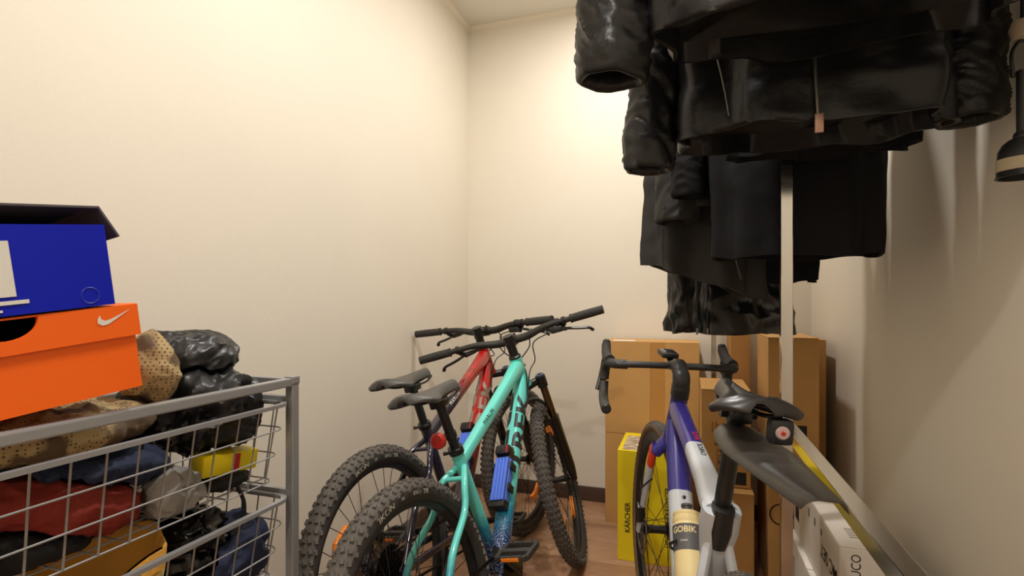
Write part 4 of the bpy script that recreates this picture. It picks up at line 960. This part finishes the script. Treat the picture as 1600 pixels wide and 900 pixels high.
mx = nt.nodes.new('ShaderNodeMix'); mx.data_type = 'RGBA'; nt.links.new(mu.outputs[0], mx.inputs[0]); nt.links.new(rp.outputs[0], mx.inputs[6]); mx.inputs[7].default_value = lin((92, 76, 58)); nt.links.new(mx.outputs[2], b_.inputs['Base Color'])

cloth('camouflage_hat', 'pointed beige camouflage hat with dotted mesh beside the orange shoe box', 'hat', (-.935, .700, .972), (.062, .048, .078), M_camo, 3, .004, .005, (.0, .1, .3), ex=1.5)
cloth('camouflage_cloth', 'beige camouflage cloth lying flat under the orange shoe box', 'cloth', (-.985, .545, .898), (.130, .15, .028), M_camo, 8, .014, .014)
cloth('black_jacket', 'crumpled glossy black jacket piled at the end of the top basket', 'jacket', (-.985, .826, .888), (.110, .088, .062), M_shell, 5, .030, .026, fr=9, res=(120, 80), angle=28)
cloth('black_padded_coat', 'rounded black padded coat on top of the crumpled jacket', 'jacket', (-.995, .822, .985), (.095, .062, .036), M_shell, 6, .016, .012, fr=8, res=(140, 90), angle=32)
cloth('navy_sweater', 'folded navy blue cotton sweater in the top basket', 'sweater', (-.985, .603, .820), (.120, .108, .032), M_navyc, 7, .013, .014, (-.10, 0, .1), res=(140, 90))
cloth('red_sweater', 'brick red cotton sweater under the navy one in the top basket', 'sweater', (-.985, .550, .782), (.122, .125, .038), M_redc, 9, .012, .012, (-.35, 0, 0), res=(140, 90))
cloth('black_trousers', 'dark folded trousers at the bottom of the top basket', 'trousers', (-.985, .500, .742), (.122, .100, .028), M_blackc, 10, .008, .010, (-.2, 0, 0))
cloth('grey_mesh_bag', 'pale grey crumpled mesh bag next to the red sweater', 'bag', (-.885, .712, .757), (.026, .040, .032), M_greyc, 11, .017, .012, res=(80, 48), angle=35)
cloth('black_scarf', 'soft black scarf below the yellow packet in the top basket', 'scarf', (-.935, .828, .738), (.070, .062, .016), M_blackc, 12, .008, .008)
tp = thing('yellow_packet', 'yellow packet with red upright lettering poking out of the top basket', 'packet', (-.900, .835, .775), (R_(-6), R_(4), R_(-6)))
k = MB().box((0, 0, 0), (.045, .125, .042), None, .005); k.build('packet_body', M_yel, tp)
MB().bb(.0226, .0232, .005, .018, -.018, .018).build('red_print', mat('red_print', (190, 40, 28), .5), tp, smooth=False)
flat_text(tp, 'MINOR', .012, (.0, .0626, 0), (-1, 0, 0), (0, 0, 1), mat('red_print', (190, 40, 28), .5)) if False else None
for q in range(4): MB().bb(-.015+.0085*q, -.010+.0085*q, .0626, .0632, -.014, .010).build('red_print', mat('red_print', (190, 40, 28), .5), tp, smooth=False)
cloth('black_plastic_bag', 'glossy black plastic bag in the second basket', 'bag', (-.955, .772, .632), (.070, .055, .060), M_bag, 13, .022, .015, fr=10, res=(110, 70), angle=30)
cloth('navy_trousers', 'crumpled navy trousers at the end of the second basket', 'trousers', (-.945, .855, .580), (.085, .070, .055), M_navyc, 14, .018, .015, fr=8, res=(140, 90))
cloth('dark_pile', 'dark folded cloth at the bottom of the second basket', 'cloth', (-.985, .62, .540), (.13, .19, .012), M_blackc, 15, .008, .01)
# mustard tote bag: open pouch with cream lining edge
k = MB(); n = 40; vs = []
prof = [(.94, -.075), (1.0, -.03), (1.0, .03), (.97, .060), (.93, .063), (.90, .055), (.84, .01), (.70, -.015)]
for (s, z) in prof:
    for j in range(n):
        a = 2*PI*j/n; nn_ = noise.noise(Vector((math.cos(a)*2, math.sin(a)*2, z*12+3)))*.10
        vs.append((.095*math.cos(a)*(s+nn_), .105*math.sin(a)*(s+nn_), z+(.035*math.sin(a)+.012*math.sin(3*a+1))*(1 if z > 0 else .3)))
fs = [(i*n+j, i*n+(j+1) % n, (i+1)*n+(j+1) % n, (i+1)*n+j) for i in range(len(prof)-1) for j in range(n)]+[tuple(range(n)), tuple((len(prof)-1)*n+j for j in range(n))]
mis = [1]*n*2+[0]*n*5+[1, 0]
k.add(vs, fs); k.mi = mis
tb = k.build('mustard_tote_bag', [M_must, M_creamc], None, angle=80); tb.location = (-.915, .585, .622); tb.rotation_euler = (0, R_(14), 0)
tag(tb, 'open mustard canvas bag with cream outside in the second basket', 'bag')
sb = MB().tube(spline([(-.845, .815, .735), (-.842, .828, .70), (-.845, .826, .66), (-.86, .815, .64)], 6), [(.002, .006)]*19, 8).build('black_strap', M_blackc); tag(sb, 'narrow black strap dangling between the two baskets', 'strap')

# ================================================================== SHOE BOXES
def M4(loc, rz, tx, ty=0): return Matrix.Translation(loc) @ Matrix.Rotation(rz, 4, 'Z') @ Matrix.Rotation(tx, 4, 'X') @ Matrix.Rotation(ty, 4, 'Y')
M_or = mat('orange_card', (250, 104, 8), .5, var=.03, vscale=5)
M_bl = mat('blue_card', (4, 24, 176), .5, var=.05, vscale=5, spec=.3)
M_in = mat('grey_card_inside', (72, 66, 72), .8)
ob = thing('orange_shoe_box', 'orange shoe box with lid, half round finger hole and white tick mark', 'shoe box')
ob.matrix_world = M4((-.80, .592, .9710), R_(-8), R_(7.2))      # origin: far lower front edge; box runs to -y (toward the viewer), front face is +x
L_, W_, Hh, LH = .345, .235, .128, .048
yc = -.150; rr = .034
k = MB(); k.bb(-W_, -.002, -L_, 0, 0, .003); k.bb(-W_, -W_+.003, -L_, 0, .003, Hh-.004); k.bb(-W_+.003, -.005, -.003, 0, .003, Hh-.004); k.bb(-W_+.003, -.005, -L_, -L_+.003, .003, Hh-.004)
bot = [(0, .003), (0, Hh-.004)]+[(yc+rr*math.cos(a), Hh-.004-(rr*.85-.003)*math.sin(a)) for a in [PI*q/14 for q in range(15)]]+[(-L_, Hh-.004), (-L_, .003)]
n = len(bot); k.add([(-.002, y, z) for y, z in bot]+[(-.005, y, z) for y, z in bot], [tuple(range(n)), tuple(range(2*n-1, n-1, -1))]+[(i, (i+1) % n, n+(i+1) % n, n+i) for i in range(n)])
k.build('body', M_or, ob, smooth=False)
k = MB(); k.bb(-W_+.0035, -.0055, -L_+.0035, -.0035, .0035, .005); k.bb(-W_+.0035, -W_+.005, -L_+.0035, -.0035, .005, Hh-.006); k.bb(-W_+.005, -.006, -.005, -.0035, .005, Hh-.006); k.bb(-W_+.005, -.006, -L_+.0035, -L_+.005, .005, Hh-.006)
k.build('grey_lining', M_in, ob, smooth=False)
# lid with half round notch: front skirt built as polygon
k = MB(); k.bb(-W_-.004, .0, -L_-.004, .006, Hh-.003, Hh, .001); k.bb(-W_-.004, .0, .003, .006, Hh-LH, Hh-.003); k.bb(-W_-.004, .0, -L_-.004, -L_-.001, Hh-LH, Hh-.003); k.bb(-W_-.004, -W_-.001, -L_, .003, Hh-LH, Hh-.003)
yc = -.150; rr = .034
bot = [(.006, Hh-LH), (.006, Hh-.001)]+[(yc+rr*math.cos(a), Hh-.001-rr*.85*math.sin(a)) for a in [PI*q/14 for q in range(15)]]+[(-L_-.004, Hh-.001), (-L_-.004, Hh-LH)]
n = len(bot); k.add([(.0025, y, z) for y, z in bot]+[(-.0005, y, z) for y, z in bot], [tuple(range(n)), tuple(range(2*n-1, n-1, -1))]+[(i, (i+1) % n, n+(i+1) % n, n+i) for i in range(n)])
ld_ = k.build('lid', M_or, ob, smooth=False)
# white tick mark on the lid's front skirt
sw = [(0, .004), (.006, .000), (.014, .001), (.046, .018), (.018, .0075), (.010, .006), (.005, .009), (.0045, .014), (.001, .010)]
MB().add([(.0032, -.050+x*1.0, Hh-.027+z*1.1) for x, z in sw], [tuple(range(len(sw)))]).build('tick_mark', M_white, ld_, smooth=False)

bx = thing('blue_shoe_box', 'blue shoe box with lid ajar on top of the orange shoe box', 'shoe box')
bx.matrix_world = M4((-.803, .552, 1.0975), R_(-7), R_(7.2))
L_, W_, Hh = .34, .22, .116
k = MB(); th = .003
k.bb(-W_, 0, -L_, 0, 0, th); k.bb(-th, 0, -L_, 0, th, Hh); k.bb(-W_, -W_+th, -L_, 0, th, Hh); k.bb(-W_+th, -th, -th, 0, th, Hh); k.bb(-W_+th, -th, -L_, -L_+th, th, Hh)
k.build('body', M_bl, bx, smooth=False)
k = MB(); k.bb(0, W_-.010, -L_-.003, .003, 0, .003); k.box((W_/2-.005, .012, -.020), (W_-.012, .003, .048), Matrix.Rotation(R_(24), 3, 'X')); k.bb(0, W_-.010, -L_-.003, -L_, -.030, 0)
lid = k.build('lid', M_in, bx, smooth=False); lid.matrix_local = Matrix.Translation((-W_, 0, Hh-.001)) @ Matrix.Rotation(R_(-7), 4, 'Y')
k = MB(); k.bb(.0005, .0012, -.205, -.112, .024, .095); k.build('white_label', M_white, bx, smooth=False)
MB().bb(.0005, .0012, -.21, -.100, .014, .019).build('print_bar', M_white, bx, smooth=False)
MB().bb(.0005, .0012, -.21, -.128, .005, .008).build('print_bar', M_white, bx, smooth=False)
k = MB(); k.lathe([(.0105, -.0002), (.0112, .0003), (.0118, -.0002)], 20, axis='x', origin=(.0006, -.030, .016), closed=True); k.build('round_seal', mat('seal', (20, 42, 172), .4), bx, smooth=False)
cp = cloth('tissue_paper', 'white tissue paper sticking out of the blue shoe box', 'paper', (0, 0, 0), (.045, .10, .010), mat('tissue', (222, 218, 214), .7), 21, .005, .004)
cp.matrix_world = bx.matrix_world @ Matrix.Translation((-.075, -.125, Hh-.014))

# ------------------------------------------------------------------ let the soft things give way to their neighbours and the baskets
from mathutils.bvhtree import BVHTree
bpy.context.view_layer.update()
def world_tree(o):
    V, F = [], []
    for c in [o]+list(o.children_recursive):
        if c.type != 'MESH': continue
        b = len(V); V += [c.matrix_world @ v.co for v in c.data.vertices]; F += [[b+i for i in q.vertices] for q in c.data.polygons]
    return BVHTree.FromPolygons(V, F)
def settle(name, rim, above=(), beside=(), under=(), ztop=1.3, gap=.010):
    """drape one garment over the things it lies on, press it against those it lies beside, keep it inside its basket"""
    o = bpy.data.objects[name]; W_ = o.matrix_world.copy(); Wi = W_.inverted(); zb = rim-.165; oy = .640-.645
    A, Bs, U = ([world_tree(bpy.data.objects[n_]) for n_ in q] for q in (above, beside, under))
    for v in o.data.vertices:
        p = W_ @ v.co; ex = .008 if v.co.z > 0 else 0.0
        for it in range(3):
            t = max(0, min(1, (rim-p.z)/.165)); m_ = .008
            xa, xb = -1.206+.030*t+m_, -.811-.030*t-m_; ya, yb = .369+oy+.018*t+m_, .935+oy-.018*t-m_
            if p.z > rim-.016: xa, xb, ya, yb = max(xa, -1.192), min(xb, -.838), max(ya, .400), min(yb, .905)
            p = Vector((max(xa, min(xb, p.x)), max(ya, min(yb, p.y)), max(zb+.006, min(ztop, p.z))))
            for tr in Bs:
                h = tr.ray_cast(Vector((p.x, 2.0, p.z)), Vector((0, -1, 0)))
                if h[0] is not None and p.y < h[0].y+gap: p.y = h[0].y+gap+ex*.3
            for tr in A:
                h = tr.ray_cast(Vector((p.x, p.y, 2.5)), Vector((0, 0, -1)))
                if h[0] is not None and p.z < h[0].z+gap+ex: p.z = h[0].z+gap+ex
            for tr in U:
                h = tr.ray_cast(Vector((p.x, p.y, .3)), Vector((0, 0, 1)))
                if h[0] is not None and p.z > h[0].z-gap+ex*.3: p.z = h[0].z-gap+ex*.3
        v.co = Wi @ p
    o.data.update(); bpy.context.view_layer.update()
settle('black_trousers', RIMS[0])
settle('black_scarf', RIMS[0], under=('yellow_packet',))
settle('red_sweater', RIMS[0], above=('black_trousers',))
settle('navy_sweater', RIMS[0], above=('black_trousers', 'red_sweater'))
settle('grey_mesh_bag', RIMS[0], beside=('red_sweater', 'navy_sweater'))
settle('camouflage_cloth', RIMS[0], above=('red_sweater', 'navy_sweater'), under=('orange_shoe_box',))
settle('camouflage_hat', RIMS[0], above=('navy_sweater', 'camouflage_cloth', 'grey_mesh_bag'))
settle('black_jacket', RIMS[0], above=('yellow_packet', 'black_scarf', 'grey_mesh_bag', 'navy_sweater'), beside=('camouflage_hat', 'camouflage_cloth'))
settle('black_padded_coat', RIMS[0], above=('black_jacket',), beside=('camouflage_hat',))
settle('dark_pile', RIMS[1], ztop=.712)
settle('mustard_tote_bag', RIMS[1], ztop=.712, above=('dark_pile',))
settle('black_plastic_bag', RIMS[1], ztop=.712, above=('dark_pile',), beside=('mustard_tote_bag',))
settle('navy_trousers', RIMS[1], ztop=.712, above=('dark_pile',), beside=('black_plastic_bag',))

# ================================================================== HANGING LAMP HOLDER
hl = thing('lamp_holder', 'black bell shaped lamp holder with pale bands hanging on a cord by the right wall', 'lamp holder', (.520, 1.085, 1.305))
MB().lathe([(0, .074), (.010, .074), (.012, .070), (.012, .064), (.018, .062), (.026, .055), (.031, .044), (.032, .030), (.033, .004), (.035, .0), (.031, .0), (.030, .028), (.018, .048), (0, .050)], 28, axis='z').build('bell', M_blackp, hl)
MB().lathe([(.0325, .010), (.0337, .010), (.0333, .030), (.0320, .030)], 28, axis='z', closed=True).build('pale_band', mat('pale_tape', (186, 172, 146), .6), hl)
MB().tube([(0, 0, .070), (0, 0, .175)], .008, 12).build('stem', M_blackp, hl)
MB().tube(spline([(-.012, 0, .165), (-.014, 0, .205), (0, 0, .225), (.014, 0, .205), (.012, 0, .165)], 6), .003, 8).build('wire_loop', M_dsteel, hl)
MB().lathe([(0, .225), (.014, .228), (.018, .242), (.014, .256), (0, .258)], 18, axis='z').build('pale_knob', mat('pale_tape', (186, 172, 146), .6), hl)
MB().tube([(0, 0, .255), (.0, 0, .70), (.058, 0, .72)], .003, 8).build('cord', M_blackp, hl)

print('objects', len(bpy.data.objects), 'tris', sum(len(o.data.polygons) for o in bpy.data.objects if o.type == 'MESH'))
